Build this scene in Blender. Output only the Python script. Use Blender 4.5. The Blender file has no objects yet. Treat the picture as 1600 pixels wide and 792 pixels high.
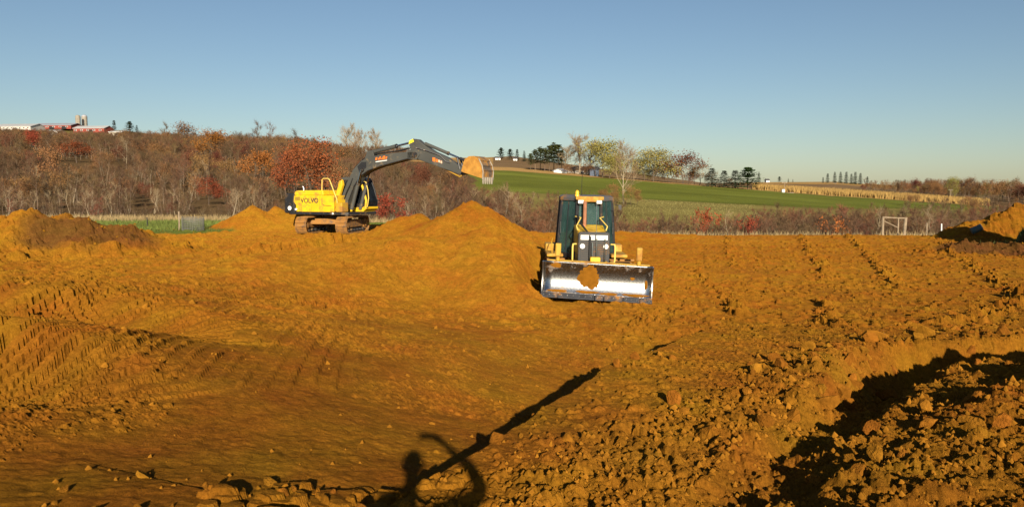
import bpy, math, random
import numpy as np
from mathutils import Vector, Matrix, Euler

# ------------------------------------------------------------------ camera, sky, sun, exposure
scene = bpy.context.scene
col = scene.collection
F, CX, CY = 1232.0, 800.0, 396.0          # focal length and centre in pixels of the 1600 x 792 photograph
H = 3.2                                    # lens height above the graded pad
PITCH = math.atan((CY - 302.0) / F)
cam_d = bpy.data.cameras.new('camera')
cam_d.sensor_width = 36.0
cam_d.lens = 36.0 * F / 1600.0
cam_d.clip_start = 0.05
cam_d.clip_end = 9000.0
cam = bpy.data.objects.new('camera', cam_d)
col.objects.link(cam)
cam.location = (0, 0, H)
cam.rotation_euler = (math.pi / 2 - PITCH, 0, 0)
scene.camera = cam

SUN_EL = math.radians(17.2)
SUN_AZ = math.radians(-6.4)                # the light travels this far left of straight ahead
world = bpy.data.worlds.new('World')
scene.world = world
world.use_nodes = True
wn = world.node_tree
sky = wn.nodes.new('ShaderNodeTexSky')
sky.sky_type = 'NISHITA'
sky.sun_disc = False
sky.sun_elevation = SUN_EL
sky.sun_rotation = math.pi + SUN_AZ
sky.altitude = 300
sky.air_density = 1.0
sky.dust_density = 0.6
sky.ozone_density = 2.2
bg = wn.nodes['Background']
bg.inputs['Strength'].default_value = 0.052
wn.links.new(sky.outputs['Color'], bg.inputs['Color'])

sun_d = bpy.data.lights.new('sun', 'SUN')
sun_d.energy = 5.0
sun_d.angle = math.radians(0.53)
sun_d.color = (1.0, 0.88, 0.70)
sun = bpy.data.objects.new('sun', sun_d)
col.objects.link(sun)
ldir = Vector((math.sin(SUN_AZ) * math.cos(SUN_EL), math.cos(SUN_AZ) * math.cos(SUN_EL), -math.sin(SUN_EL)))
sun.rotation_euler = ldir.to_track_quat('-Z', 'Y').to_euler()
sun.location = (0, -20, 40)

scene.view_settings.view_transform = 'Standard'
scene.view_settings.look = 'None'
scene.view_settings.gamma = 1.0
scene.view_settings.use_curve_mapping = False
scene.view_settings.exposure = 0.75
scene.cycles.max_bounces = 6
scene.cycles.diffuse_bounces = 3
scene.cycles.transparent_max_bounces = 8

rng = np.random.default_rng(11)
random.seed(5)
R = math.radians

def PX(u, v, Y):
    """photograph pixel at depth Y -> world point"""
    t = (CY - v) / F
    den = math.cos(PITCH) + math.sin(PITCH) * t
    k = Y / den
    return Vector(((u - CX) / F * k, Y, H + k * (-math.sin(PITCH) + math.cos(PITCH) * t)))

# ------------------------------------------------------------------ helpers
def tag(o, label=None, cat=None, group=None, kind=None):
    if label: o['label'] = label
    if cat: o['category'] = cat
    if group: o['group'] = group
    if kind: o['kind'] = kind
    return o

def empty(name, loc=(0, 0, 0), rz=0.0, scale=1.0):
    o = bpy.data.objects.new(name, None)
    o.empty_display_size = 0.2
    o.location = loc
    o.rotation_euler = (0, 0, rz)
    o.scale = (scale,) * 3
    col.objects.link(o)
    return o

def mesh_obj(name, me, parent=None, loc=None, rot=None, link=True):
    o = bpy.data.objects.new(name, me)
    if link: col.objects.link(o)
    if parent is not None: o.parent = parent
    if loc is not None: o.location = loc
    if rot is not None: o.rotation_euler = rot
    return o

class MB:
    """collects simple solids into one mesh"""
    def __init__(self):
        self.v, self.f = [], []
    def add(self, vs, fs):
        n = len(self.v)
        self.v.extend([tuple(p) for p in vs])
        self.f.extend([tuple(i + n for i in f) for f in fs])
        return self
    def box(self, c, s, rot=None):
        hx, hy, hz = s[0] / 2, s[1] / 2, s[2] / 2
        vs = [Vector((x, y, z)) for x in (-hx, hx) for y in (-hy, hy) for z in (-hz, hz)]
        if rot is not None:
            m = Euler(rot).to_matrix()
            vs = [m @ p for p in vs]
        c = Vector(c)
        return self.add([p + c for p in vs], [(0, 1, 3, 2), (4, 6, 7, 5), (0, 4, 5, 1), (2, 3, 7, 6), (0, 2, 6, 4), (1, 5, 7, 3)])
    def prism(self, poly, a, b, axis='y'):
        """2-D outline extruded from a to b along axis (x: outline is yz, y: xz, z: xy)"""
        def mk(p, t):
            return {'x': (t, p[0], p[1]), 'y': (p[0], t, p[1]), 'z': (p[0], p[1], t)}[axis]
        n = len(poly)
        vs = [mk(p, a) for p in poly] + [mk(p, b) for p in poly]
        area = sum(poly[i][0] * poly[(i + 1) % n][1] - poly[(i + 1) % n][0] * poly[i][1] for i in range(n))
        flip = (area > 0) ^ (b < a) ^ (axis == 'y')
        fs = [tuple(range(n - 1, -1, -1)), tuple(range(n, 2 * n))] + [(i, (i + 1) % n, (i + 1) % n + n, i + n) for i in range(n)]
        if not flip: fs = [tuple(reversed(f)) for f in fs]
        return self.add(vs, fs)
    def tube(self, pts, r, n=8, cap=True):
        pts = [Vector(p) for p in pts]
        rs = r if isinstance(r, (list, tuple)) else [r] * len(pts)
        vs, fs = [], []
        t0 = (pts[1] - pts[0]).normalized()
        ref = Vector((0, 0, 1)) if abs(t0.z) < 0.9 else Vector((1, 0, 0))
        a = t0.cross(ref).normalized()
        for i, p in enumerate(pts):
            t = (pts[min(i + 1, len(pts) - 1)] - pts[max(i - 1, 0)]).normalized()
            a = (a - t * a.dot(t)).normalized()
            b = t.cross(a)
            for k in range(n):
                an = 2 * math.pi * k / n
                vs.append(p + (a * math.cos(an) + b * math.sin(an)) * rs[i])
        for i in range(len(pts) - 1):
            for k in range(n):
                fs.append((i * n + k, i * n + (k + 1) % n, (i + 1) * n + (k + 1) % n, (i + 1) * n + k))
        if cap:
            fs.append(tuple(range(n - 1, -1, -1)))
            fs.append(tuple(range((len(pts) - 1) * n, len(pts) * n)))
        return self.add(vs, fs)
    def cyl(self, p0, p1, r, n=14):
        return self.tube([p0, p1], r, n)
    def lathe(self, prof, n=16, c=(0, 0, 0)):
        vs, fs = [], []
        for (r, z) in prof:
            for k in range(n):
                an = 2 * math.pi * k / n
                vs.append((c[0] + r * math.cos(an), c[1] + r * math.sin(an), c[2] + z))
        for i in range(len(prof) - 1):
            for k in range(n):
                fs.append((i * n + k, i * n + (k + 1) % n, (i + 1) * n + (k + 1) % n, (i + 1) * n + k))
        fs.append(tuple(range(n - 1, -1, -1)))
        fs.append(tuple(range((len(prof) - 1) * n, len(prof) * n)))
        return self.add(vs, fs)
    def mesh(self, name, mat, smooth=False):
        me = bpy.data.meshes.new(name)
        me.from_pydata(self.v, [], self.f)
        if mat is not None: me.materials.append(mat)
        if smooth:
            me.polygons.foreach_set('use_smooth', [True] * len(me.polygons))
            me.set_sharp_from_angle(angle=R(40))
        me.update()
        return me
    def build(self, name, mat, parent=None, bevel=0.0, smooth=False, rot=None, loc=None):
        o = mesh_obj(name, self.mesh(name, mat, smooth), parent, loc, rot)
        if bevel:
            m = o.modifiers.new('bevel', 'BEVEL')
            m.width = bevel
            m.segments = 2
            m.limit_method = 'ANGLE'
            m.angle_limit = R(35)
            m.harden_normals = False
        return o

# ------------------------------------------------------------------ materials
MATS = {}
def mat(name, color, rough=0.6, metal=0.0, var=0.0, scale=4.0, dirt=0.0, dirtcol=(0.30, 0.13, 0.02), bump=0.0, rand=0.0, spec=0.4, dscale=2.2, drough=0.0):
    """principled surface with a little noise in its colour, an optional coat of soil and per-object variation"""
    if name in MATS: return MATS[name]
    m = bpy.data.materials.new(name)
    m.use_nodes = True
    nt = m.node_tree
    N, L = nt.nodes, nt.links
    b = N['Principled BSDF']
    b.inputs['Roughness'].default_value = rough
    b.inputs['Metallic'].default_value = metal
    b.inputs['Specular IOR Level'].default_value = spec
    b.inputs['Diffuse Roughness'].default_value = drough
    tc = N.new('ShaderNodeTexCoord')
    rgb = N.new('ShaderNodeRGB')
    rgb.outputs[0].default_value = (*color, 1)
    out = rgb.outputs[0]
    nz = N.new('ShaderNodeTexNoise')
    nz.inputs['Scale'].default_value = scale
    nz.inputs['Detail'].default_value = 5
    L.new(tc.outputs['Object'], nz.inputs['Vector'])
    if var or rand:
        hs = N.new('ShaderNodeHueSaturation')
        L.new(out, hs.inputs['Color'])
        mr = N.new('ShaderNodeMapRange')
        mr.inputs['To Min'].default_value = 1 - var
        mr.inputs['To Max'].default_value = 1 + var
        mr.inputs['From Min'].default_value = 0.25
        mr.inputs['From Max'].default_value = 0.75
        L.new(nz.outputs[0], mr.inputs['Value'])
        if rand:
            oi = N.new('ShaderNodeObjectInfo')
            m2 = N.new('ShaderNodeMapRange')
            m2.inputs['To Min'].default_value = 1 - rand
            m2.inputs['To Max'].default_value = 1 + rand
            L.new(oi.outputs['Random'], m2.inputs['Value'])
            mu = N.new('ShaderNodeMath'); mu.operation = 'MULTIPLY'
            L.new(mr.outputs[0], mu.inputs[0]); L.new(m2.outputs[0], mu.inputs[1])
            L.new(mu.outputs[0], hs.inputs['Value'])
            m3 = N.new('ShaderNodeMath'); m3.operation = 'MULTIPLY'; m3.inputs[1].default_value = 7.31
            m4 = N.new('ShaderNodeMath'); m4.operation = 'FRACT'
            m5 = N.new('ShaderNodeMapRange')
            m5.inputs['To Min'].default_value = 0.5 - rand * 0.05
            m5.inputs['To Max'].default_value = 0.5 + rand * 0.05
            L.new(oi.outputs['Random'], m3.inputs[0]); L.new(m3.outputs[0], m4.inputs[0]); L.new(m4.outputs[0], m5.inputs['Value'])
            L.new(m5.outputs[0], hs.inputs['Hue'])
        else:
            L.new(mr.outputs[0], hs.inputs['Value'])
        out = hs.outputs[0]
    if dirt:
        n2 = N.new('ShaderNodeTexNoise')
        n2.inputs['Scale'].default_value = dscale
        n2.inputs['Detail'].default_value = 8
        n2.inputs['Roughness'].default_value = 0.68
        L.new(tc.outputs['Object'], n2.inputs['Vector'])
        cr = N.new('ShaderNodeMapRange')
        c = 0.68 - 0.36 * dirt
        cr.inputs['From Min'].default_value = c - 0.05
        cr.inputs['From Max'].default_value = c + 0.09
        L.new(n2.outputs[0], cr.inputs['Value'])
        mx = N.new('ShaderNodeMix'); mx.data_type = 'RGBA'
        L.new(cr.outputs[0], mx.inputs['Factor'])
        L.new(out, mx.inputs['A'])
        mx.inputs['B'].default_value = (*dirtcol, 1)
        out = mx.outputs['Result']
        rr = N.new('ShaderNodeMix'); rr.data_type = 'FLOAT'
        L.new(cr.outputs[0], rr.inputs['Factor'])
        rr.inputs['A'].default_value = rough
        rr.inputs['B'].default_value = 0.95
        L.new(rr.outputs['Result'], b.inputs['Roughness'])
        if metal:
            mm = N.new('ShaderNodeMix'); mm.data_type = 'FLOAT'
            L.new(cr.outputs[0], mm.inputs['Factor'])
            mm.inputs['A'].default_value = metal
            mm.inputs['B'].default_value = 0.0
            L.new(mm.outputs['Result'], b.inputs['Metallic'])
    L.new(out, b.inputs['Base Color'])
    if bump:
        bp = N.new('ShaderNodeBump')
        bp.inputs['Strength'].default_value = bump
        bp.inputs['Distance'].default_value = 0.03
        n3 = N.new('ShaderNodeTexNoise')
        n3.inputs['Scale'].default_value = scale * 4
        n3.inputs['Detail'].default_value = 6
        L.new(tc.outputs['Object'], n3.inputs['Vector'])
        L.new(n3.outputs[0], bp.inputs['Height'])
        L.new(bp.outputs[0], b.inputs['Normal'])
    MATS[name] = m
    return m
# ------------------------------------------------------------------ terrain: one sheet, heights as a function of world x, y
def S(a, b, t):
    t = np.clip((t - a) / (b - a), 0, 1)
    return t * t * (3 - 2 * t)

def hash2(ix, iy, k=0):
    h = (ix.astype(np.int64) * 374761393 + iy.astype(np.int64) * 668265263 + k * 1442695041) & 0x7fffffff
    h = ((h ^ (h >> 13)) * 1274126177) & 0x7fffffff
    h = ((h ^ (h >> 16)) * 974634777) & 0x7fffffff
    return ((h ^ (h >> 11)) & 0xffff) / 65535.0

def vnoise(x, y, k=0):
    ix, iy = np.floor(x), np.floor(y)
    fx, fy = x - ix, y - iy
    fx = fx * fx * fx * (fx * (fx * 6 - 15) + 10)
    fy = fy * fy * fy * (fy * (fy * 6 - 15) + 10)
    a, b = hash2(ix, iy, k), hash2(ix + 1, iy, k)
    c, d = hash2(ix, iy + 1, k), hash2(ix + 1, iy + 1, k)
    return (a + (b - a) * fx) * (1 - fy) + (c + (d - c) * fx) * fy - 0.5

def fbm(x, y, wl, octv=4, k=0, gain=0.5):
    s, a, t = 0, 1.0, 0
    for i in range(octv):
        ca, sa = math.cos(0.7 * i + 0.4), math.sin(0.7 * i + 0.4)
        s = s + a * vnoise((x * ca - y * sa) / wl + 17.3 * i, (x * sa + y * ca) / wl + 5.1 * i, k + i)
        t += a
        a *= gain
        wl /= 2.03
    return s / t

def clods(x, y, size, keep, k=0):
    """rounded lumps: one per jittered cell, `keep` of them present (array or number)"""
    X, Y = x / size, y / size
    ix, iy = np.floor(X), np.floor(Y)
    out = np.zeros_like(x)
    for dx in (-1, 0, 1):
        for dy in (-1, 0, 1):
            cx, cy = ix + dx, iy + dy
            px, py = cx + 0.15 + 0.7 * hash2(cx, cy, k), cy + 0.15 + 0.7 * hash2(cx, cy, k + 1)
            r = 0.30 + 0.32 * hash2(cx, cy, k + 2)
            on = hash2(cx, cy, k + 3) < keep
            an = 6.283 * hash2(cx, cy, k + 4)
            st = 0.6 + 0.4 * hash2(cx, cy, k + 5)
            ux, uy = X - px, Y - py
            a, b = ux * np.cos(an) + uy * np.sin(an), (-ux * np.sin(an) + uy * np.cos(an)) / st
            d = np.maximum(np.abs(a) * 0.75 + np.abs(b) * 0.45, np.hypot(a, b)) / r
            h = np.sqrt(np.clip(1 - d * d, 0, 1)) * r * on
            out = np.maximum(out, h)
    return out * size

def polyd(x, y, pts):
    """distance to a polyline, arc length along it, signed side (+ is left of its direction) and values interpolated along it"""
    best = np.full(x.shape, 1e9); s = np.zeros_like(x); side = np.zeros_like(x); val = np.zeros_like(x)
    acc = 0.0
    for p, q in zip(pts[:-1], pts[1:]):
        vx, vy = q[0] - p[0], q[1] - p[1]
        l = math.hypot(vx, vy)
        t = np.clip(((x - p[0]) * vx + (y - p[1]) * vy) / (l * l), 0, 1)
        dx, dy = x - p[0] - t * vx, y - p[1] - t * vy
        d = np.hypot(dx, dy)
        m = d < best
        best = np.where(m, d, best)
        s = np.where(m, acc + t * l, s)
        side = np.where(m, np.sign(vx * dy - vy * dx), side)
        if len(p) > 2: val = np.where(m, p[2] + (q[2] - p[2]) * t, val)
        acc += l
    return best, s, side * best, val, acc

def polyb(x, y, pts, pad):
    """polyd, but only worked out within pad of the polyline's bounding box"""
    xs = [p[0] for p in pts]; ys = [p[1] for p in pts]
    k = (x > min(xs) - pad) & (x < max(xs) + pad) & (y > min(ys) - pad) & (y < max(ys) + pad)
    d = np.full(x.shape, 99.0); s = np.zeros_like(x); sd = np.full(x.shape, 99.0); v = np.zeros_like(x)
    d[k], s[k], sd[k], v[k], L = polyd(x[k], y[k], pts)
    return k, d, s, sd, v, L

def vz(v, d):
    return H + d * math.tan(math.atan((CY - v) / F) - PITCH)
HD = [60, 80, 110, 150, 220, 330, 450, 520, 600, 800, 1200, 3200]
HT = {
    0:    [1.0, 0.9, 1.2, 3, 9.5, 20, 31, 47, 48.5, 42, 30, 10],
    200:  [1.0, 0.9, 1.1, 2.6, 8.5, 18.5, 29, 44, 46, 42, 30, 10],
    400:  [1.0, 0.8, 1.0, 2.2, 7.5, 16.5, 26, 32, 34.5, 34, 30, 10],
    640:  [0.8, -0.5, 0, 1.5, 6, 14, 22, 27, 30, 33, 32, 10],
    800:  [0.2, -2, -3, vz(322, 150), vz(296, 220), vz(266, 330), vz(256, 450), vz(250, 520), vz(247, 600), vz(244, 800), 38, 10],
    1100: [0.0, -3, -4, vz(333, 150), vz(312, 220), vz(290, 330), vz(289, 450), vz(288, 520), vz(287, 600), vz(286, 800), 12, 4],
    1300: [0.0, -3, -4.5, vz(343, 150), vz(325, 220), vz(306, 330), vz(297, 450), vz(293, 520), vz(289, 600), vz(284, 800), 12, 4],
    1600: [0.0, -2.5, -4, vz(350, 150), vz(338, 220), vz(325, 330), vz(318, 450), vz(314, 520), vz(308, 600), vz(302, 800), 2, 0],
}
def hills(u, d):
    us = sorted(HT)
    ld = np.log(np.clip(d, 60, 3200))
    colz = [np.interp(ld, np.log(HD), HT[k]) for k in us]
    u = np.clip(u, us[0], us[-1])
    z = colz[0].copy()
    for i in range(len(us) - 1):
        t = np.clip((u - us[i]) / (us[i + 1] - us[i]), 0, 1)
        m = u >= us[i]
        z = np.where(m, colz[i] * (1 - t) + colz[i + 1] * t, z)
    return z

def colpix(x, y):
    yy = np.maximum(y, 0.35 * np.abs(x) + 0.5)
    return CX + F * x / yy

def mound(x, y, cx, cy, h, rx, ry, rot=0.0, p=1.25):
    ca, sa = math.cos(rot), math.sin(rot)
    dx, dy = x - cx, y - cy
    d = np.hypot((dx * ca + dy * sa) / rx, (-dx * sa + dy * ca) / ry)
    d = np.sqrt(d * d + 0.006) - 0.077
    return h * np.clip(1 - d, 0, 1) ** p

CREST = [(-1.5, 3.4, 0.03), (-0.8, 4.7, 0.17), (-0.5, 5.5, 0.26), (-0.2, 6.2, 0.33), (0.53, 8.0, 0.50), (1.2, 10.0, 0.70), (1.95, 11.6, 0.70), (2.9, 13.6, 0.60), (3.9, 15.8, 0.40), (4.5, 17.0, 0.0)]
TRENCH = [(0.6, 3.9, 0.06), (1.16, 4.8, 0.09), (1.73, 5.5, 0.11), (2.5, 6.4, 0.14), (3.7, 8.3, 0.24), (5.3, 11.1, 0.62), (7.1, 13.2, 0.85), (9.0, 13.9, 0.85), (13, 15.0, 0.7), (17, 16, 0.4)]
HEAP = [(1.6, 4.2, 0.08), (2.9, 5.7, 0.15), (4.6, 7.4, 0.22), (6.8, 9.5, 0.42), (8.6, 10.9, 0.60), (12, 12.4, 0.6), (16, 13.5, 0.4)]
BANKS = [   # foot of a cut slope that faces the camera, with the marks of the tracks running up it
    ([(-12.0, 10.4, 0.7), (-8.5, 9.6, 1.0), (-6.2, 9.2, 0.95), (-4.8, 8.5, 0.6), (-3.6, 7.4, 0.0)], 0.25),
    ([(-12.5, 15.6, 0.35), (-8.4, 14.4, 0.5), (-6.2, 13.2, 0.5), (-4.6, 11.7, 0.32), (-3.6, 10.4, 0.0)], 0.24),
    ([(-9.0, 7.0, 0.3), (-6.6, 6.6, 0.4), (-5.2, 5.9, 0.35), (-4.2, 5.0, 0.0)], 0.25),
]

def mounds(x, y):
    wx, wy = x + 0.9 * fbm(x, y, 2.5, 3, 51), y + 0.9 * fbm(x, y, 2.5, 3, 57)
    m = mound(wx, wy, -1.5, 34.0, 2.5, 4.6, 5.8, 0, 1.1)
    m = np.maximum(m, mound(wx, wy, -4.6, 38.0, 1.75, 3.0, 3.6, 0.0))
    m = np.maximum(m, mound(wx, wy, -2.9, 36.0, 1.7, 3.6, 4.0, 0.0))
    m = np.maximum(m, mound(wx, wy, -0.75, 27.2, 1.95, 4.2, 7.4, 0.15, 1.0))
    m = np.maximum(m, mound(wx, wy, -3.1, 26.0, 1.35, 5.2, 5.4, 0.4, 1.0))
    m = np.maximum(m, mound(wx, wy, -5.5, 24.6, 0.5, 5.0, 3.5, 0.3, 1.0))
    # spoil heaps on the left and behind the excavator
    m = np.maximum(m, mound(wx, wy, -18.6, 30.5, 1.35, 4.2, 3.4, -0.1, 0.9))
    m = np.maximum(m, mound(wx, wy, -16.4, 30.2, 1.05, 3.6, 3.0, 0, 0.9))
    m = np.maximum(m, mound(wx, wy, -23.0, 31.5, 1.3, 4.5, 3.4, 0, 0.9))
    m = np.maximum(m, mound(wx, wy, -15.7, 48.2, 1.45, 3.0, 2.8))
    m = np.maximum(m, mound(wx, wy, -14.5, 49.0, 1.35, 1.8, 2.0))
    m = np.maximum(m, mound(wx, wy, -12.6, 49.0, 1.6, 3.0, 3.0))
    sd_, ss_, sside_, sv_, sl_ = polyd(wx, wy, [(-0.9, 27.5, 1.7), (-0.5, 25.0, 1.15), (-0.1, 22.8, 0.75), (0.1, 21.6, 0.45), (0.1, 20.6, 0.0)])
    m = np.maximum(m, sv_ * np.clip(1 - sd_ / 2.6, 0, 1))
    m = m * (1 + 0.30 * fbm(x, y, 2.2, 4, 67, 0.6)) + 0.30 * np.clip(m, 0, 1) * (0.35 - np.abs(fbm(x * 1.0, y * 0.6, 1.1, 3, 69)) * 2.0) * 0.6
    m = np.clip(m, 0, None)
    m = np.maximum(m, mound(x, y, -1.65, 34.0, 2.65, 3.9, 5.0, 0, 1.1))
    # low berm along the far edge of the pad
    bd, bs, bside, bv, bl = polyd(x, y, [(-1.5, 51, 0.3), (1.5, 53, 1.0), (6, 55, 0.95), (12.5, 57, 0.35), (16, 58, 0.0)])
    m = np.maximum(m, bv * (0.75 + 0.9 * fbm(x, y, 3.0, 3, 77)) * np.clip(1 - bd / 2.2, 0, 1))
    # right-hand heaps (the nearer, higher one stands outside the picture and throws its shadow in)
    m = np.maximum(m, mound(wx, wy, 36.8, 57.0, 2.3, 5.0, 3.2, 0.0, 0.9))
    m = np.maximum(m, mound(wx, wy, 33.6, 56.6, 1.2, 3.0, 2.6, 0.0, 0.9))
    m = np.maximum(m, mound(wx, wy, 43.0, 57.0, 2.6, 6.0, 3.4, 0.0, 0.9))
    m = np.maximum(m, mound(x, y, 33.3, 42.5, 5.2, 4.6, 5.5, 0.0, 0.75))
    m = np.maximum(m, mound(x, y, 39.5, 42.5, 4.8, 7.0, 5.5, 0.0, 0.8))
    m = np.maximum(m, mound(x, y, 2.4, 22.6, 0.20, 5.5, 5.5, 0, 0.8))
    md, ms, mside, mv, ml = polyd(x, y, [(23.2, 46.5, 0.15), (25.5, 44.0, 0.5), (29.0, 42.0, 0.6), (36, 41, 0.6)])
    m = np.maximum(m, mv * np.clip(1 - md / 2.0, 0, 1))
    w = 1 - S(0.75, 1.3, np.hypot((x - 2.35) / 1.9, (y - 23.2) / 3.2))     # level standing of the bulldozer
    m = m * (1 - w) + 0.22 * w
    return m

def near_forms(x, y):
    z = np.zeros_like(x)
    # left bank: slopes that face the camera, scored by grousers
    for pts, pitch in BANKS:
        gd, gs, gside, gv, gl = polyd(x + 0.25 * fbm(x, y, 1.0, 2, 95), y + 0.25 * fbm(x, y, 1.0, 2, 96), pts)
        z = z + gv * (S(-0.60, 0.60, gside) - 0.55) * np.exp(-(gside / 3.0) ** 2)
        ph = np.abs(((gs + 0.10 * vnoise(gs * 1.7, gside * 0.7, 97) + 0.05 * vnoise(gs * 6, gside * 5, 98)) / pitch) % 1.0 - 0.5) * 2
        on = S(-0.30, -0.05, fbm(x, y, 1.3, 2, 99)) * np.exp(-((gside - 0.05) / 0.65) ** 4)
        z = z - (0.07 + 0.24 * gv) * S(0.50, 0.66, ph) * on * (gv > 0.03)
    # near windrow: gentle towards the light, steep behind
    cd, cs, cside, cv, cl = polyd(x, y, CREST)
    wob = 0.16 * fbm(x, y, 0.9, 3, 91)
    sd = cside + wob            # + is the shaded (left) side
    up = np.where(sd < 0, np.clip(1 + sd / 2.2, 0, 1) ** 1.2, np.clip(1 - sd / 0.20, 0, 1))
    z = z + 0.22 * cv * up - 0.95 * cv * S(0.0, 0.22, sd) * np.clip(1 - sd / 3.2, 0, 1)
    # trench and the loose heap on the near side of it
    td, ts, tside, tv, tl = polyd(x + 0.5 * fbm(x, y, 1.1, 3, 31), y + 0.5 * fbm(x, y, 1.1, 3, 37), TRENCH)
    wd = 0.34 + 0.72 * tv
    z = z - 1.0 * tv * (1 - S(wd * 0.35, wd * 1.15, td))
    hd, hs, hside, hv, hl = polyd(x + 0.4 * fbm(x, y, 0.8, 3, 41), y + 0.4 * fbm(x, y, 0.8, 3, 47), HEAP)
    prof = np.where(hside < 0, np.clip(1 + hside / 2.4, 0, 1), np.clip(1 - hside / (0.28 + 0.5 * hv), 0, 1))
    z = z + hv * prof * (0.85 + 0.8 * fbm(x, y, 0.7, 3, 43))
    # cut face with bucket marks on the left of the big mound
    for pts, hh in (([(-9.6, 24.2, 0.0), (-8.2, 25.6, 0.32), (-5.9, 28.4, 0.42), (-4.6, 30, 0.0)], 1.0), ([(-0.7, 20.6, 0.0), (-0.2, 21.0, 0.2), (0.75, 21.1, 0.2), (1.2, 21.4, 0.0)], 1.0)):
        gd, gs, gside, gv, gl = polyd(x, y, pts)
        g = gside + 0.10 * np.sin(gs * 17.0) * (0.5 + vnoise(gs * 1.3, gs * 0) ) + 0.12 * vnoise(gs * 3.1, gs * 0, 9)
        z = z + gv * hh * S(-0.06, 0.10, g) * np.clip(1 - g / 3.2, 0, 1)
    return z

def base_height(x, y):
    """the shape of the site without its crumbs and imprints"""
    r = np.hypot(x, y)
    d = np.maximum(y, r * 0.72)
    u = colpix(x, y)
    wl = 1 - S(-9, 1, x)
    n = 1 - 0.6 * np.clip((y - 0.5) / 21.5, 0, 1) - 0.4 * S(0.5, 22, y)
    z = (1.0 * wl) * (1 - n) + (1.45 + 0.08 * wl) * n
    # far edge of the graded pad, then valley and hills
    w = S(57, 68, d) * (y > 0)
    z = z * (1 - w) + hills(u, d) * w
    k = (r < 75) & (y > -3)
    z[k] += mounds(x[k], y[k])
    k = (r < 36) & (y > -3)
    z[k] += near_forms(x[k], y[k])
    return z

TRACKS = [   # centre line, width, depth, grouser pitch
    ([(-12.0, 19.2), (-8.0, 18.0), (-5.0, 17.0), (-2.2, 17.4)], 0.8, 0.06, 0.26),
    ([(-11.0, 17.0), (-7.5, 16.2), (-5.0, 15.0), (-3.0, 14.8)], 0.8, 0.06, 0.26),
    ([(3.6, 19.0), (5.5, 25.0), (8.0, 34.0), (12.0, 50.0)], 0.6, 0.03, 0.30),
    ([(5.6, 16.5), (7.6, 23.5), (10.4, 33.0), (15.0, 50.0)], 0.6, 0.03, 0.30),
    ([(-10, 21.0), (-14.5, 25.5), (-20.0, 27.0)], 0.6, 0.06, 0.3),
    ([(-7, 22.0), (-11.5, 28.5), (-13.5, 37.0), (-12, 41)], 0.6, 0.06, 0.3),
]
SPILL = [    # thin rows of crumbs left by the blade
    ([(6.9, 16.4), (7.3, 17.9), (8.3, 20.5), (9.6, 24.0)], 0.26, 0.24),
    ([(11.4, 28.5), (13.2, 33), (15.4, 40.0), (19.0, 51), (22.0, 60)], 0.35, 0.16),
    ([(12.9, 26.0), (13.9, 28.5), (19.0, 42.0), (25.5, 60)], 0.35, 0.17),
    ([(5.6, 19.0), (6.3, 22.0), (6.9, 27.0), (7.6, 33.0)], 0.28, 0.10),
    ([(9.5, 33.0), (12.5, 45.0), (16.5, 60)], 0.35, 0.12),
    ([(14.5, 21.0), (17.0, 27.0), (21.0, 36.0), (27.0, 50)], 0.4, 0.15),
    ([(9.5, 17.6), (12.5, 20.5), (17.0, 25.5)], 0.4, 0.16),
    ([(2.8, 17.0), (3.4, 19.0), (4.6, 20.4)], 0.35, 0.10),
]

def crumbly(x, y):
    """1 where the soil lies in loose lumps, 0 where the blade left it smooth"""
    cd, cs, cside, cv, cl = polyd(x, y, CREST)
    right = S(-0.05, 0.35, -cside) * (x > -2.5) * (1 - S(11.5, 16, y))
    td, ts, tside, tv, tl = polyd(x, y, TRENCH)
    tr = 0.9 * (1 - S(0.7, 1.9, td))
    hd, hs, hside, hv, hl = polyd(x, y, HEAP)
    hp = 0.75 * (1 - S(0.8, 2.6, hd))
    return np.clip(0.34 * right + tr + hp, 0, 1)

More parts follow.
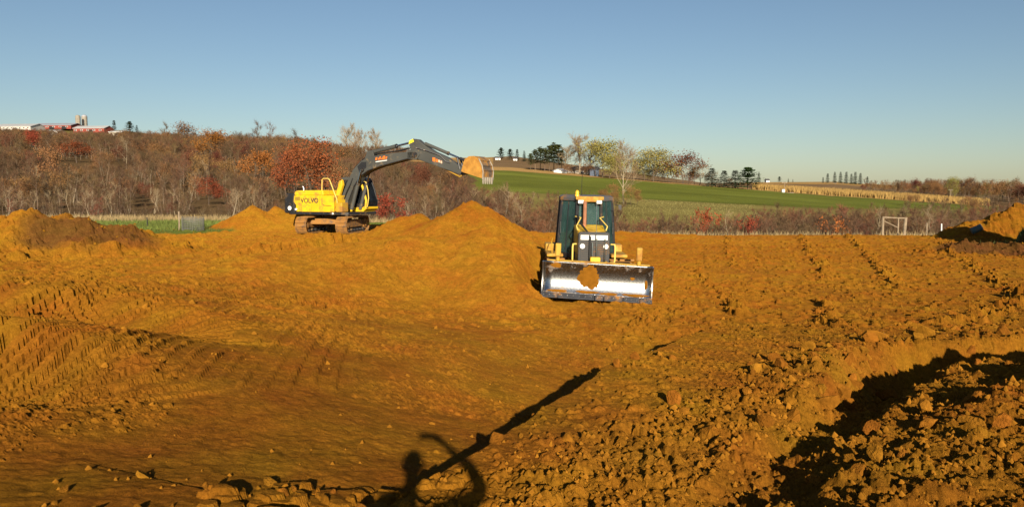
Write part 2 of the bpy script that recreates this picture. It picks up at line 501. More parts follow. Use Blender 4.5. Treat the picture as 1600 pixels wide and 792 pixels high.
def site_height(x, y):
    x = np.asarray(x, float); y = np.asarray(y, float)
    z = base_height(x, y)
    r = np.hypot(x, y)
    near = (r < 78) & (y > -3) & (y < 63)
    xx, yy, rr = x[near], y[near], r[near]
    dz = 0.16 * fbm(xx, yy, 5.0, 3, 3) + 0.055 * fbm(xx, yy, 1.3, 4, 13) + 0.020 * fbm(xx, yy, 0.12, 2, 23, 0.8) * (1 - S(10, 15, rr)) + 0.042 * fbm(xx, yy, 0.20, 2, 24, 0.8) * S(10, 15, rr) * (1 - S(20, 26, rr)) + 0.075 * fbm(xx, yy, 0.42, 2, 25, 0.8) * S(20, 26, rr)
    cr = np.zeros_like(xx)
    k = rr < 26
    cr[k] = crumbly(xx[k], yy[k])
    patch = S(-0.06, 0.16, fbm(xx, yy, 2.2, 3, 63))
    w1x, w1y = 0.12 * fbm(xx, yy, 1.1, 2, 5), 0.12 * fbm(xx, yy, 1.1, 2, 6)
    fade0 = 0.45 + 0.55 * S(-0.22, 0.08, fbm(xx, yy, 1.7, 3, 81))
    ragged = 0.5 + 2.8 * np.abs(fbm(xx, yy, 0.3, 2, 85))
    for pts, w, dep, pitch in TRACKS:
        k, d, s, sd, v, L = polyb(xx + w1x, yy + w1y, pts, 1.5)
        k = d < w * 0.5 + 0.4
        d, s, sd = d[k], s[k], sd[k]
        ins = 1 - S(w * 0.42, w * 0.52, d)
        ends = S(0, 0.8, s) * S(0, 0.8, L - s)
        jit = s + 0.05 * vnoise(s * 2, sd * 2, 8) + 0.06 * vnoise(s * 7, sd * 5, 12)
        ph = np.abs((jit / pitch) % 1.0 - 0.5) * 2
        slot = S(0.50, 0.72, ph)
        dz[k] += ends * fade0[k] * dep * (-ins * (0.30 + 1.35 * slot) + 0.38 * np.exp(-((d - w * 0.58) / 0.09) ** 2) * ragged[k])
    # fine drag lines left by the tracks of the left bank
    k, d, s, sd, v, L = polyb(xx, yy, [(-2.5, 4.6), (-2.9, 6.5), (-3.2, 9.0), (-3.8, 13.0), (-4.7, 18.0)], 2.0)
    ln = S(0.1, 0.8, np.sin(sd * 27 + 2.2 * vnoise(s * 0.35, s * 0, 3))) * (1 - S(1.3, 2.0, d))
    dz[k] += 0.034 * (0.15 + 0.85 * S(6.0, 9.0, yy[k])) * ln[k] * S(-0.22, 0.15, fbm(xx[k], yy[k], 1.0, 3, 87)) * (0.4 + 1.2 * vnoise(s[k] * 5, sd[k] * 4, 88) + 0.6)
    w2x, w2y = 0.3 * fbm(xx, yy, 0.8, 2, 15), 0.3 * fbm(xx, yy, 0.8, 2, 16)
    k2 = S(0.0, 0.25, fbm(xx, yy, 0.5, 3, 33) + 0.06)
    for pts, w, hh in SPILL:
        k, d, s, sd, v, L = polyb(xx + w2x, yy + w2y, pts, 1.2)
        k = d < w * 1.3
        on = (1 - S(w * 0.3, w * 1.2, d[k])) * S(0, 0.6, s[k]) * S(0, 0.6, L - s[k])
        dz[k] += 0.40 * hh * on * k2[k] + 0.8 * clods(xx[k], yy[k], 0.19, on * 0.8, 101) + 0.55 * clods(xx[k], yy[k], 0.40, on * 0.5, 105)
    # lumps at several sizes; the small ones only where the mesh can carry them
    a = np.zeros_like(xx)
    k = (cr > 0.02) & (rr < 24)
    if k.any():
        a[k] += 0.34 * clods(xx[k], yy[k], 0.40, np.clip(cr[k] - 0.55, 0, 1) * 0.5, 111)
        a[k] += 0.45 * clods(xx[k], yy[k], 0.20, cr[k] * cr[k] * 0.45, 121)
    k = (rr < 20) & ((cr > 0.02) | (patch > 0.02))
    if k.any():
        a[k] += 0.70 * clods(xx[k], yy[k], 0.085, cr[k] * 0.62 + 0.26 * patch[k], 131)
        a[k] += 0.70 * clods(xx[k], yy[k], 0.043, cr[k] * 0.8 + 0.45 * patch[k], 141)
    pile = np.clip(fbm(xx, yy, 4.0, 2, 73) * 2.0 + 0.35, 0, 1)
    k = rr >= 16
    if k.any():
        a[k] += 0.55 * clods(xx[k], yy[k], 0.24, 0.16 + 0.34 * pile[k], 151) + 0.35 * clods(xx[k], yy[k], 0.5, 0.08 * pile[k], 161) + 0.07 * fbm(xx[k], yy[k], 0.45, 3, 166, 0.7)
    # left spoil heap, right-hand heap and dark ridge: coarse lumps
    lh = np.clip(1 - np.hypot((xx + 17.5) / 6.5, (yy - 30) / 4.5), 0, 1)
    rh = np.clip(1 - np.hypot((xx - 36) / 9, (yy - 55) / 5), 0, 1) + np.clip(1 - np.hypot((xx - 28) / 8, (yy - 43) / 4), 0, 1)
    hp = np.clip(2.0 * (lh + rh), 0, 1)
    k = hp > 0.01
    if k.any():
        a[k] += 0.55 * clods(xx[k], yy[k], 0.36, hp[k] * 0.6, 171) + 0.45 * clods(xx[k], yy[k], 0.75, hp[k] * 0.35, 175) + hp[k] * 0.7 * fbm(xx[k], yy[k], 1.5, 5, 177, 0.7)
    dz = dz + a
    # blocks broken loose by the left bank: cracked plates near the bottom of the picture
    k = (rr < 9)
    xk, yk = xx[k], yy[k]
    pl = np.clip(1 - np.hypot((xk + 1.45) / 0.8, (yk - 5.0) / 0.65), 0, 1) + np.clip(1 - np.hypot((xk + 0.85) / 0.6, (yk - 5.4) / 0.5), 0, 1)
    if k.any(): dz[k] += 0.045 * S(0.05, 0.22, clods(xk, yk, 0.36, np.clip(pl * 2, 0, 0.8), 181) / 0.36) + 0.03 * S(0.05, 0.2, clods(xk, yk, 0.17, np.clip(pl * 2, 0, 0.8), 185) / 0.17)
    edge = (1 - S(70, 78, rr)) * (1 - S(57, 63, yy))
    z[near] += dz * edge
    far = ~near & (y > 0)
    z[far] += (0.6 * fbm(x[far], y[far], 40, 3, 7)) * S(60, 120, r[far])
    return z

def ground_albedo(x, y, z):
    r = np.hypot(x, y)
    d = np.maximum(y, r * 0.72)
    u = colpix(x, y)
    c = np.zeros((len(x), 3))
    t = fbm(x, y, 6.0, 4, 201)
    t2 = fbm(x, y, 1.2, 4, 211)
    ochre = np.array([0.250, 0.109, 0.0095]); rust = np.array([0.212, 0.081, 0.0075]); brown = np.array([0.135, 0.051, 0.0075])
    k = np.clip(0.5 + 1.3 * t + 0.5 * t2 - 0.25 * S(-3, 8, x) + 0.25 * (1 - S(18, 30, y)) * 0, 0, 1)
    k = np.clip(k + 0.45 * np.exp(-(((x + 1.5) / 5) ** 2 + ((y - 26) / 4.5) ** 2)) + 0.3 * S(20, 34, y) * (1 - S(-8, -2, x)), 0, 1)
    k = np.clip(k - 0.8 * np.exp(-(((x + 3.5) / 4.5) ** 2 + ((y - 35.5) / 3.5) ** 2)), 0, 1)  # main cone's left face: moist rust-brown, with its shade put into the colour
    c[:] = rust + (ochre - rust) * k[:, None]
    damp = S(0.10, 0.30, fbm(x, y, 3.3, 4, 221)) * 0.3
    c = c + (brown - c) * damp[:, None]
    # topsoil ridge on the right and in the left heap
    ts = np.clip(1 - np.hypot((x - 28.5) / 6.5, (y - 43) / 3.6), 0, 1)
    ts = np.maximum(ts, 0.8 * np.clip(1 - np.hypot((x + 15.8) / 3.2, (y - 29.6) / 2.6), 0, 1))
    ts = S(0.05, 0.4, ts + 0.35 * t2)
    c = c + (np.array([0.065, 0.030, 0.012]) - c) * (ts * 0.75)[:, None]
    # where the dirt ends
    edge = np.where(x < -13.0, 43.0, np.where(x < 1, 56.0, 61.0)) + 2.2 * fbm(x, y, 5.0, 3, 231)
    edge = np.where(x < -13, edge + 6 * S(-17.5, -14, x), edge)
    edge = np.where(y < 0, 30.0, edge)
    q = np.where(y < 0, r, d)
    green = np.array([0.075, 0.092, 0.018]); olive = np.array([0.10, 0.083, 0.026]); litter = np.array([0.060, 0.038, 0.018])
    lush = np.array([0.066, 0.074, 0.013]); tan = np.array([0.18, 0.11, 0.04]); straw = np.array([0.19, 0.14, 0.06]); plough = np.array([0.09, 0.058, 0.030])
    g = np.zeros((len(x), 3))
    g[:] = green
    g = np.where((q > 60)[:, None], straw, g)
    g = np.where((q > 66)[:, None], litter, g)
    right = (u + 60 * fbm(x, y, 25, 3, 239) > 745) & (u < 1560)
    dd = q + 14 * fbm(x, y, 60, 3, 241)
    g = np.where((right & (dd > 118))[:, None], olive, g)
    lo = 205 + 40 * S(1200, 1500, u)
    g = np.where((right & (dd > lo) & (q < 322))[:, None], lush, g)
    g = np.where((right & (q >= 322))[:, None], tan, g)
    g = np.where((right & (q >= 365))[:, None], plough, g)
    g = np.where(((u > 1150) & (q >= 405))[:, None], plough, g)
    g = np.where(((u > 1150) & (q >= 620))[:, None], tan, g)
    g = np.where(((u > 470) & (u < 770) & (q > 400) & (q < 640))[:, None], tan, g)
    g = np.where(((u <= 300) & (q > 470))[:, None], olive, g)
    g = g * (1 + 0.5 * fbm(x, y, np.where(q > 100, 22.0, 2.5), 4, 251) + 0.55 * np.where(q > 100, fbm(x * 0.12 + y * 0.03, y, 7.0, 3, 257), 0))[:, None]
    w = S(-0.6, 0.6, q - edge)
    k = (r < 75) & (y > 0)
    hm = np.zeros_like(x)
    hm[k] = mounds(x[k], y[k])
    w = w * (1 - S(0.03, 0.2, hm))
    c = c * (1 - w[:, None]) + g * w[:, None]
    # the patch of grass at the foot of the dark ridge
    gp = S(0.2, 0.5, np.clip(1 - np.hypot((x - 31) / 3.6, (y - 46) / 2.2), 0, 1) + 0.3 * t2)
    c = c + (np.array([0.07, 0.085, 0.02]) - c) * gp[:, None]
    return np.clip(c, 0.004, 1), 1 - w

def make_ground():
    rs = [0.0]
    r = 0.5
    while r < 3.2: rs.append(r); r *= 1.06
    while r < 15.0: rs.append(r); r *= 1.0030
    while r < 72: rs.append(r); r *= 1.0052
    while r < 700: rs.append(r); r *= 1.014
    while r < 4200: rs.append(r); r *= 1.06
    rs = np.array(rs[1:])
    dense = np.arange(-41, 41.001, 0.135)
    coarse = np.linspace(41, 319, 90)[1:-1]
    an = np.radians(np.concatenate([dense, coarse]))
    nr, na = len(rs), len(an)
    RR, AA = np.meshgrid(rs, an, indexing='ij')
    x = (RR * np.sin(AA)).ravel(); y = (RR * np.cos(AA)).ravel()
    x = np.append(x, 0.0); y = np.append(y, 0.0)
    z = site_height(x, y)
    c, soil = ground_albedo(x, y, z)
    i = np.arange(nr - 1)[:, None] * na
    j = np.arange(na)[None, :]
    jn = (j + 1) % na
    q = np.stack([i + j, i + na + j, i + na + jn, i + jn], -1).reshape(-1, 4)[:, ::-1]
    ctr = nr * na
    tri = np.stack([np.full(na, ctr), np.arange(na), (np.arange(na) + 1) % na], -1)[:, ::-1]
    me = bpy.data.meshes.new('ground')
    nv, nq = len(x), len(q)
    me.vertices.add(nv)
    me.vertices.foreach_set('co', np.stack([x, y, z], -1).astype(np.float32).ravel())
    me.loops.add(nq * 4 + na * 3)
    me.loops.foreach_set('vertex_index', np.concatenate([q.ravel(), tri.ravel()]).astype(np.int32))
    me.polygons.add(nq + na)
    st = np.concatenate([np.arange(nq) * 4, nq * 4 + np.arange(na) * 3]).astype(np.int32)
    me.polygons.foreach_set('loop_start', st)
    me.update(calc_edges=True)
    me.validate()
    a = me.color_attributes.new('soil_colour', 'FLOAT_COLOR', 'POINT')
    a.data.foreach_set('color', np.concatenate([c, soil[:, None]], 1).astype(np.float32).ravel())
    sm = np.repeat(rs[:-1] > 75, na)
    me.polygons.foreach_set('use_smooth', np.concatenate([sm, np.zeros(na, bool)]))
    return me

def soil_material():
    m = bpy.data.materials.new('soil')
    m.use_nodes = True
    nt = m.node_tree; N, L = nt.nodes, nt.links
    b = N['Principled BSDF']
    b.inputs['Roughness'].default_value = 0.95
    b.inputs['Specular IOR Level'].default_value = 0.02
    b.inputs['Roughness'].default_value = 1.0
    b.inputs['Diffuse Roughness'].default_value = 1.0
    at = N.new('ShaderNodeVertexColor'); at.layer_name = 'soil_colour'
    geo = N.new('ShaderNodeNewGeometry')
    def noise(scale, detail=6, rough=0.6):
        n = N.new('ShaderNodeTexNoise')
        n.inputs['Scale'].default_value = scale; n.inputs['Detail'].default_value = detail; n.inputs['Roughness'].default_value = rough
        L.new(geo.outputs['Position'], n.inputs['Vector'])
        return n.outputs[0]
    def rng_(v, a, b_, c, d):
        r = N.new('ShaderNodeMapRange')
        for k, w in zip(('From Min', 'From Max', 'To Min', 'To Max'), (a, b_, c, d)): r.inputs[k].default_value = w
        L.new(v, r.inputs['Value'])
        return r.outputs[0]
    def mul(a, b_):
        k = N.new('ShaderNodeMath'); k.operation = 'MULTIPLY'
        L.new(a, k.inputs[0]); L.new(b_, k.inputs[1])
        return k.outputs[0]
    v = mul(mul(rng_(noise(2.3, 8, 0.65), 0.3, 0.7, 0.82, 1.18), rng_(noise(22, 7, 0.75), 0.3, 0.7, 0.66, 1.26)), rng_(noise(6.5, 7, 0.75), 0.3, 0.7, 0.74, 1.22))
    hs = N.new('ShaderNodeHueSaturation')
    L.new(at.outputs['Color'], hs.inputs['Color'])
    L.new(v, hs.inputs['Value'])
    L.new(rng_(noise(0.9, 5), 0.3, 0.7, 0.488, 0.512), hs.inputs['Hue'])
    L.new(hs.outputs[0], b.inputs['Base Color'])
    bp1 = N.new('ShaderNodeBump'); bp1.inputs['Distance'].default_value = 0.035; bp1.inputs['Strength'].default_value = 0.6
    L.new(noise(28, 9, 0.75), bp1.inputs['Height'])
    vo = N.new('ShaderNodeTexVoronoi'); vo.inputs['Scale'].default_value = 26
    L.new(geo.outputs['Position'], vo.inputs['Vector'])
    bp2 = N.new('ShaderNodeBump'); bp2.inputs['Distance'].default_value = 0.012; bp2.inputs['Strength'].default_value = 0.4; bp2.invert = True
    L.new(vo.outputs['Distance'], bp2.inputs['Height'])
    L.new(bp1.outputs[0], bp2.inputs['Normal'])
    bp3 = N.new('ShaderNodeBump'); bp3.inputs['Distance'].default_value = 0.06; bp3.inputs['Strength'].default_value = 0.6
    L.new(noise(7.0, 9, 0.72), bp3.inputs['Height'])
    L.new(bp2.outputs[0], bp3.inputs['Normal'])
    L.new(bp3.outputs[0], b.inputs['Normal'])
    return m
SOIL = soil_material()
gme = make_ground()
gme.materials.append(SOIL)
ground = mesh_obj('ground', gme)
tag(ground, 'graded orange brown soil with fields and hills beyond', None, kind='structure')

def gz(x, y):
    return float(site_height(np.array([x]), np.array([y]))[0])
def gzs(xs, ys):
    return site_height(np.array(xs), np.array(ys))
def at(u, d, sink=0.0):
    """ground point under photograph column u at depth d"""
    x = (u - CX) / F * d
    return Vector((x, d, gz(x, d) - sink))
# ------------------------------------------------------------------ vegetation
BARK = mat('bark_grey', (0.165, 0.118, 0.075), 0.95, var=0.25, scale=2.0, rand=0.35)
BARKP = mat('bark_pale', (0.31, 0.24, 0.155), 0.9, var=0.2, scale=2.0, rand=0.15)
BARKD = mat('bark_dark', (0.09, 0.065, 0.045), 0.95, var=0.2, scale=2.0, rand=0.2)
TWIG = mat('twigs_brown', (0.104, 0.058, 0.026), 0.95, var=0.2, scale=0.5, rand=0.40)
TWIGR = mat('twigs_russet', (0.145, 0.060, 0.028), 0.95, var=0.2, scale=0.5, rand=0.30)
TWIGP = mat('twigs_pale', (0.25, 0.175, 0.095), 0.95, var=0.15, scale=0.5, rand=0.15)
def leafmat(name, c, rand=0.2, var=0.35):
    return mat(name, c, 0.85, var=var, scale=1.3, rand=rand, spec=0.2)
LRED = leafmat('leaves_red', (0.20, 0.048, 0.018))
LDRED = leafmat('leaves_dark_red', (0.125, 0.040, 0.022))
LORANGE = leafmat('leaves_orange', (0.28, 0.095, 0.02))
LBROWN = leafmat('leaves_brown', (0.19, 0.095, 0.035))
LYGREEN = leafmat('leaves_yellow_green', (0.22, 0.19, 0.045))
LPINE = leafmat('needles_pine', (0.080, 0.088, 0.024))
LSPRUCE = leafmat('needles_blue_spruce', (0.075, 0.092, 0.050))
LGREENP = leafmat('needles_green', (0.045, 0.085, 0.018))
LDARKC = leafmat('needles_dark', (0.028, 0.040, 0.018))

class TB:
    """fast triangle/quad collector for plants"""
    def __init__(self): self.v, self.f = [], []
    def tube(self, pts, rs, n):
        base = len(self.v)
        t = (pts[-1] - pts[0]); t = t / (np.linalg.norm(t) + 1e-9)
        ref = np.array([0., 0, 1]) if abs(t[2]) < 0.9 else np.array([1., 0, 0])
        a = np.cross(t, ref); a /= np.linalg.norm(a); b = np.cross(t, a)
        cs = [(math.cos(2 * math.pi * k / n), math.sin(2 * math.pi * k / n)) for k in range(n)]
        for p, r in zip(pts, rs):
            for c, s in cs: self.v.append(p + (a * c + b * s) * r)
        for i in range(len(pts) - 1):
            for k in range(n):
                self.f.append((base + i * n + k, base + i * n + (k + 1) % n, base + (i + 1) * n + (k + 1) % n, base + (i + 1) * n + k))
    def sliver(self, p, q, w, side):
        base = len(self.v)
        self.v += [p - side * w, p + side * w, q]
        self.f.append((base, base + 1, base + 2))
    def leaf(self, c, a, b):
        base = len(self.v)
        self.v += [c - a, c - b * 0.6, c + a, c + b]
        self.f.append((base, base + 1, base + 2, base + 3))
    def mesh(self, name, material, smooth=False):
        me = bpy.data.meshes.new(name)
        me.from_pydata([tuple(p) for p in self.v], [], self.f)
        me.materials.append(material)
        me.update()
        return me

def rdir(g):
    v = g.normal(size=3)
    return v / np.linalg.norm(v)
def unit(v): return v / (np.linalg.norm(v) + 1e-9)

def branchy(seed, h, trunk_h=0.45, spread=0.55, limbs=9, subs=7, twigs=7, r0=0.12, rise=0.75, tw=0.014, bend=0.1, stems=1, tl=0.16):
    """bare skeleton: returns trunk collector, crown collector and the tip points"""
    g = np.random.default_rng(seed)
    T, C, tips = TB(), TB(), []
    for st in range(stems):
        off = np.zeros(3) if stems == 1 else np.array([*(g.normal(size=2) * 0.10 * h), 0])
        lean = np.array([*(g.normal(size=2) * (0.05 if stems == 1 else 0.28)), 1.0])
        hh = h * (1 if stems == 1 else g.uniform(0.65, 1.0))
        n = 6
        pts = []
        p = off.copy(); d = unit(lean)
        for i in range(n + 1):
            pts.append(p.copy())
            d = unit(d + g.normal(size=3) * bend * np.array([1, 1, 0.3]))
            p = p + d * hh * 0.9 / n
        rr = r0 / math.sqrt(stems)
        T.tube(pts, [rr * (1 - 0.88 * i / n) for i in range(n + 1)], 5)
        pts = np.array(pts)
        def along(t):
            k = min(int(t * n), n - 1); f = t * n - k
            return pts[k] * (1 - f) + pts[k + 1] * f
        for l in range(limbs):
            t = trunk_h + (1 - trunk_h) * (l + g.uniform(0, 1)) / limbs
            t = min(t, 0.99)
            p0 = along(t)
            az = g.uniform(0, 6.283)
            up = rise * (0.6 + 0.7 * t)
            d = unit(np.array([math.cos(az), math.sin(az), up * g.uniform(0.6, 1.3)]))
            ln = hh * spread * (1.08 - 0.62 * t) * g.uniform(0.7, 1.15)
            m = 4
            lp = [p0]
            dd = d
            for i in range(m):
                dd = unit(dd + g.normal(size=3) * 0.16 + np.array([0, 0, 0.10]))
                lp.append(lp[-1] + dd * ln / m)
            lr = rr * 0.42 * (1.1 - 0.6 * t)
            T.tube(lp, [lr, lr * 0.75, lr * 0.5, lr * 0.3, lr * 0.12], 4)
            for s in range(subs):
                f = g.uniform(0.2, 1.0) * m
                k = min(int(f), m - 1); q0 = lp[k] + (lp[k + 1] - lp[k]) * (f - k)
                sd = unit(unit(lp[k + 1] - lp[k]) + rdir(g) * 0.75 + np.array([0, 0, 0.15]))
                sl = ln * g.uniform(0.25, 0.5)
                q1 = q0 + sd * sl * 0.5
                q2 = q1 + unit(sd + rdir(g) * 0.3) * sl * 0.5
                C.tube([q0, q1, q2], [lr * 0.34 + tw * 0.3, lr * 0.2 + tw * 0.3, tw * 0.3], 3)
                tips.append(q2)
                for w in range(twigs):
                    a = q0 + (q1 - q0) * g.uniform(0.3, 1) if w % 2 else q1 + (q2 - q1) * g.uniform(0, 1)
                    td = unit(sd + rdir(g) * 0.85 + np.array([0, 0, 0.2]))
                    b = a + td * hh * tl * g.uniform(0.5, 1.1)
                    C.sliver(a, b, tw, unit(np.cross(td, rdir(g))))
                    if w % 3 == 0: tips.append(b)
    return T, C, np.array(tips)

def leafy(seed, h, n=1300, size=0.16, trunk_h=0.3, spread=0.5, lim=8, clump=0.5, stems=1, r0=0.13, sparse=0.0, rise=0.6):
    T, C, tips = branchy(seed, h, trunk_h, spread, lim, 6, 3, r0=r0, stems=stems, rise=rise)
    g = np.random.default_rng(seed + 900)
    for i in range(n):
        c = tips[g.integers(len(tips))] + g.normal(size=3) * clump * h * 0.075
        s = size * g.uniform(0.6, 1.3)
        a = rdir(g); b = unit(np.cross(a, rdir(g)))
        C.leaf(c, a * s, b * s)
    return T, C

def conifer(seed, h, w=0.22, clear=0.08, droop=0.35, whorls=20, dens=9, needle=0.05, flat=0.0):
    g = np.random.default_rng(seed)
    T, C = TB(), TB()
    T.tube([np.array([0, 0, 0.]), np.array([0.02, 0, h * 0.5]), np.array([0, 0.02, h * 0.97])], [h * 0.018, h * 0.012, h * 0.003], 6)
    for i in range(whorls):
        t = (i + g.uniform(0, 0.7)) / whorls
        z = h * (clear + (1 - clear) * t)
        prof = (1 - t) ** 0.8 * (0.75 + 0.25 * min(1, t * 6)) if flat == 0 else (1 - t ** 2.2) * (0.55 + 0.45 * min(1, t * 4))
        L0 = h * w * prof + 0.02 * h
        for k in range(dens):
            az = 6.283 * (k + g.uniform(-0.4, 0.4)) / dens + i * 1.3
            ln = L0 * g.uniform(0.65, 1.15)
            d = unit(np.array([math.cos(az), math.sin(az), -droop + 0.55 * t + g.uniform(-0.15, 0.15)]))
            p = np.array([0, 0, z])
            q = p + d * ln
            side = unit(np.cross(d, np.array([0, 0, 1.])))
            up = np.cross(side, d)
            C.sliver(p, q, ln * 0.10, side)
            m = 7
            for j in range(m):
                f = 0.25 + 0.75 * (j + g.uniform(0, 1)) / m
                c = p + d * ln * f
                s = h * needle * g.uniform(0.6, 1.25) * (1.15 - 0.5 * f)
                a = unit(side * g.choice([-1, 1]) + d * g.uniform(0.2, 0.9) + up * g.uniform(-0.5, 0.35))
                C.leaf(c + a * s * 0.5, a * s, unit(np.cross(a, up + rdir(g) * 0.5)) * s * 0.45)
    return T, C

VAR = {}
def variants(key, maker, seeds, tmat, cmat):
    VAR[key] = []
    for s in seeds:
        r = maker(s)
        VAR[key].append((r[0].mesh('trunk', tmat), r[1].mesh('crown', cmat)))
variants('bare', lambda s: branchy(s, 10, 0.35, 0.42, 10, 7, 8, rise=1.0, tw=0.020), range(1, 6), BARK, TWIG)
variants('thin', lambda s: branchy(s, 7, 0.30, 0.30, 8, 6, 7, r0=0.065, rise=1.5, tw=0.014), range(11, 16), BARK, TWIG)
variants('pale', lambda s: branchy(s, 8, 0.35, 0.34, 8, 5, 5, r0=0.085, rise=1.2, tw=0.013), range(21, 24), BARKP, TWIGP)
variants('shrub', lambda s: branchy(s, 4, 0.15, 0.34, 5, 5, 6, r0=0.075, rise=1.3, tw=0.012, stems=6), range(31, 35), BARK, TWIG)
variants('russet', lambda s: branchy(s, 4, 0.15, 0.36, 5, 5, 7, r0=0.07, rise=1.2, tw=0.013, stems=6), range(36, 39), BARK, TWIGR)
variants('big_pale', lambda s: branchy(s, 14, 0.18, 0.62, 18, 11, 11, r0=0.26, rise=1.25, tw=0.030, tl=0.12), range(41, 43), BARKP, TWIGP)
variants('oak_red', lambda s: leafy(s, 9, 3000, 0.15, 0.22, 0.60, 10, 0.95), range(51, 54), BARKD, LRED)
variants('oak_dred', lambda s: leafy(s, 9, 2800, 0.15, 0.22, 0.60, 10, 0.95), range(54, 56), BARKD, LDRED)
variants('oak_orange', lambda s: leafy(s, 8, 2400, 0.14, 0.22, 0.58, 10, 0.95), range(56, 58), BARKD, LORANGE)
variants('oak_brown', lambda s: leafy(s, 9, 1900, 0.15, 0.22, 0.56, 10, 0.95), range(58, 61), BARKD, LBROWN)
variants('bush_red', lambda s: leafy(s, 3, 900, 0.075, 0.1, 0.45, 5, stems=5, r0=0.06), range(61, 63), BARKD, LRED)
variants('bush_orange', lambda s: leafy(s, 3, 800, 0.075, 0.1, 0.45, 5, stems=5, r0=0.06), range(63, 65), BARKD, LORANGE)
variants('willow', lambda s: leafy(s, 12, 4200, 0.18, 0.10, 0.52, 15, 1.0, rise=0.9), range(66, 69), BARK, LYGREEN)
variants('pine', lambda s: conifer(s, 11, 0.36, 0.33, -0.05, 12, 9, 0.060, flat=1), range(71, 74), BARK, LPINE)
variants('spruce', lambda s: conifer(s, 8, 0.36, 0.10, 0.30, 20, 10, 0.050), range(75, 77), BARKD, LSPRUCE)
variants('green_pine', lambda s: conifer(s, 9, 0.44, 0.14, 0.0, 14, 10, 0.070, flat=1), range(78, 79), BARK, LGREENP)
variants('dark_conifer', lambda s: conifer(s, 14, 0.27, 0.03, 0.25, 18, 8, 0.060), range(81, 84), BARKD, LDARKC)
variants('round_conifer', lambda s: conifer(s, 10, 0.50, 0.10, -0.1, 12, 9, 0.075, flat=1), range(85, 87), BARKD, LDARKC)

def plant(key, name, loc, label, cat, scale=1.0, group=None, vi=None, rz=None, sz=None):
    vs = VAR[key]
    t, c = vs[random.randrange(len(vs)) if vi is None else vi]
    o = empty(name, loc, random.uniform(0, 6.283) if rz is None else rz, scale)
    if sz: o.scale = (scale * sz, scale * sz, scale)
    tag(o, label, cat, group)
    mesh_obj('trunk' if cat == 'tree' else 'stem', t, o)
    mesh_obj('crown' if cat == 'tree' else 'foliage', c, o)
    return o

# ---- the wooded hillside on the left: scatter, nearest kept as trees of their own, the rest as one mass
g = np.random.default_rng(77)
cand = []
KH = {'thin': 7.2, 'bare': 10.5, 'pale': 8.4, 'shrub': 4.2, 'russet': 4.2, 'oak_brown': 9.8, 'oak_red': 9.8, 'oak_dred': 9.8, 'willow': 13.0}
KMIN = {'thin': 0.3, 'bare': 0.4, 'pale': 0.35, 'shrub': 0.3, 'russet': 0.3, 'oak_brown': 0.4, 'oak_red': 0.4, 'oak_dred': 0.4, 'willow': 0.4}
KMAX = {'thin': 1.25, 'bare': 1.3, 'pale': 1.25, 'shrub': 1.5, 'russet': 1.5, 'oak_brown': 1.3, 'oak_red': 1.3, 'oak_dred': 1.3, 'willow': 1.2}
def skyline(u): return np.interp(u, [-200, 0, 100, 300, 400, 520, 600, 660, 720], [199, 203, 206, 208, 212, 219, 224, 244, 264])
# trees that must stay in view: column, half width, depth, row of their foot
KEEP = [(487, 42, 125, 312), (455, 26, 135, 312), (398, 32, 190, 275), (326, 24, 300, 245), (124, 38, 260, 262), (190, 18, 265, 262), (56, 20, 330, 240), (327, 26, 120, 322),
        (224, 16, 130, 322), (345, 16, 240, 268), (606, 24, 72, 345), (201, 7, 230, 258), (300, 24, 420, 214), (1105, 15, 74, 352), (1170, 13, 74, 354), (1303, 11, 76, 350)]
def scatter(n, u0, u1, d0, d1, keys, probs, f0, f1, ok=None, rows=None):
    """plants in a sector; f0, f1 (or rows) say how high their tops come against the slope behind"""
    us_ = g.uniform(u0, u1, n); ds_ = np.sqrt(g.uniform(d0 * d0, d1 * d1, n))
    xs_ = (us_ - CX) / F * ds_
    zs_ = gzs(xs_, ds_)
    for u, d, x, z in zip(us_, ds_, xs_, zs_):
        if ok and not ok(u, d): continue
        f = g.uniform(f0, f1)
        vt = skyline(u) + (336 - skyline(u)) * f if rows is None else g.uniform(*rows)
        key = str(g.choice(keys, p=probs))
        s = (PX(u, vt, d).z - z) / KH[key]
        s = min(max(s, KMIN[key], 0.0 if d < 150 or u > 720 else 0.62 if d < 240 else 0.8), KMAX[key]) * g.uniform(0.92, 1.05)
        top = 302 - (z + s * KH[key] - H) / d * F
        kk = [k for k in KEEP if abs(u - k[0]) < k[1] and d < k[2] + 15 and top < k[3] - 4]
        if kk:
            s = (PX(u, max(k[3] for k in kk) - g.uniform(-6, 6), d).z - z) / KH[key]
            if s < 0.16: continue
        cand.append((x, d, key, s, g.uniform(0, 6.283), u))
def clearing(u, d):
    if 500 < u < 740 and d > 330 + 60 * float(S(500, 620, np.float64(u)) < 0.5): return False
    if u > 640 and d > 210 - 0.45 * (u - 640): return False
    if u < 235 and d > 445 - 0.1 * u: return False
    return True
scatter(300, -180, 640, 66, 92, ['thin', 'pale', 'shrub', 'russet'], [.42, .16, .34, .08], 0.70, 0.98)
scatter(420, -150, 700, 92, 150, ['thin', 'bare', 'pale', 'shrub', 'oak_brown'], [.42, .20, .12, .20, .06], 0.42, 0.78, clearing)
scatter(800, -150, 720, 150, 240, ['bare', 'thin', 'pale', 'oak_brown', 'oak_dred'], [.57, .25, .09, .08, .01], 0.20, 0.52, clearing)
scatter(1200, -150, 720, 240, 360, ['bare', 'thin', 'oak_brown', 'oak_dred', 'pale'], [.60, .22, .11, .01, .06], 0.06, 0.26, clearing)
scatter(1200, -150, 520, 360, 470, ['bare', 'thin', 'oak_brown', 'pale'], [.66, .18, .11, .05], -0.03, 0.10, clearing)
scatter(120, 640, 800, 78, 150, ['thin', 'shrub', 'russet', 'pale'], [.35, .35, .2, .1], 0, 0, None, (276, 325))
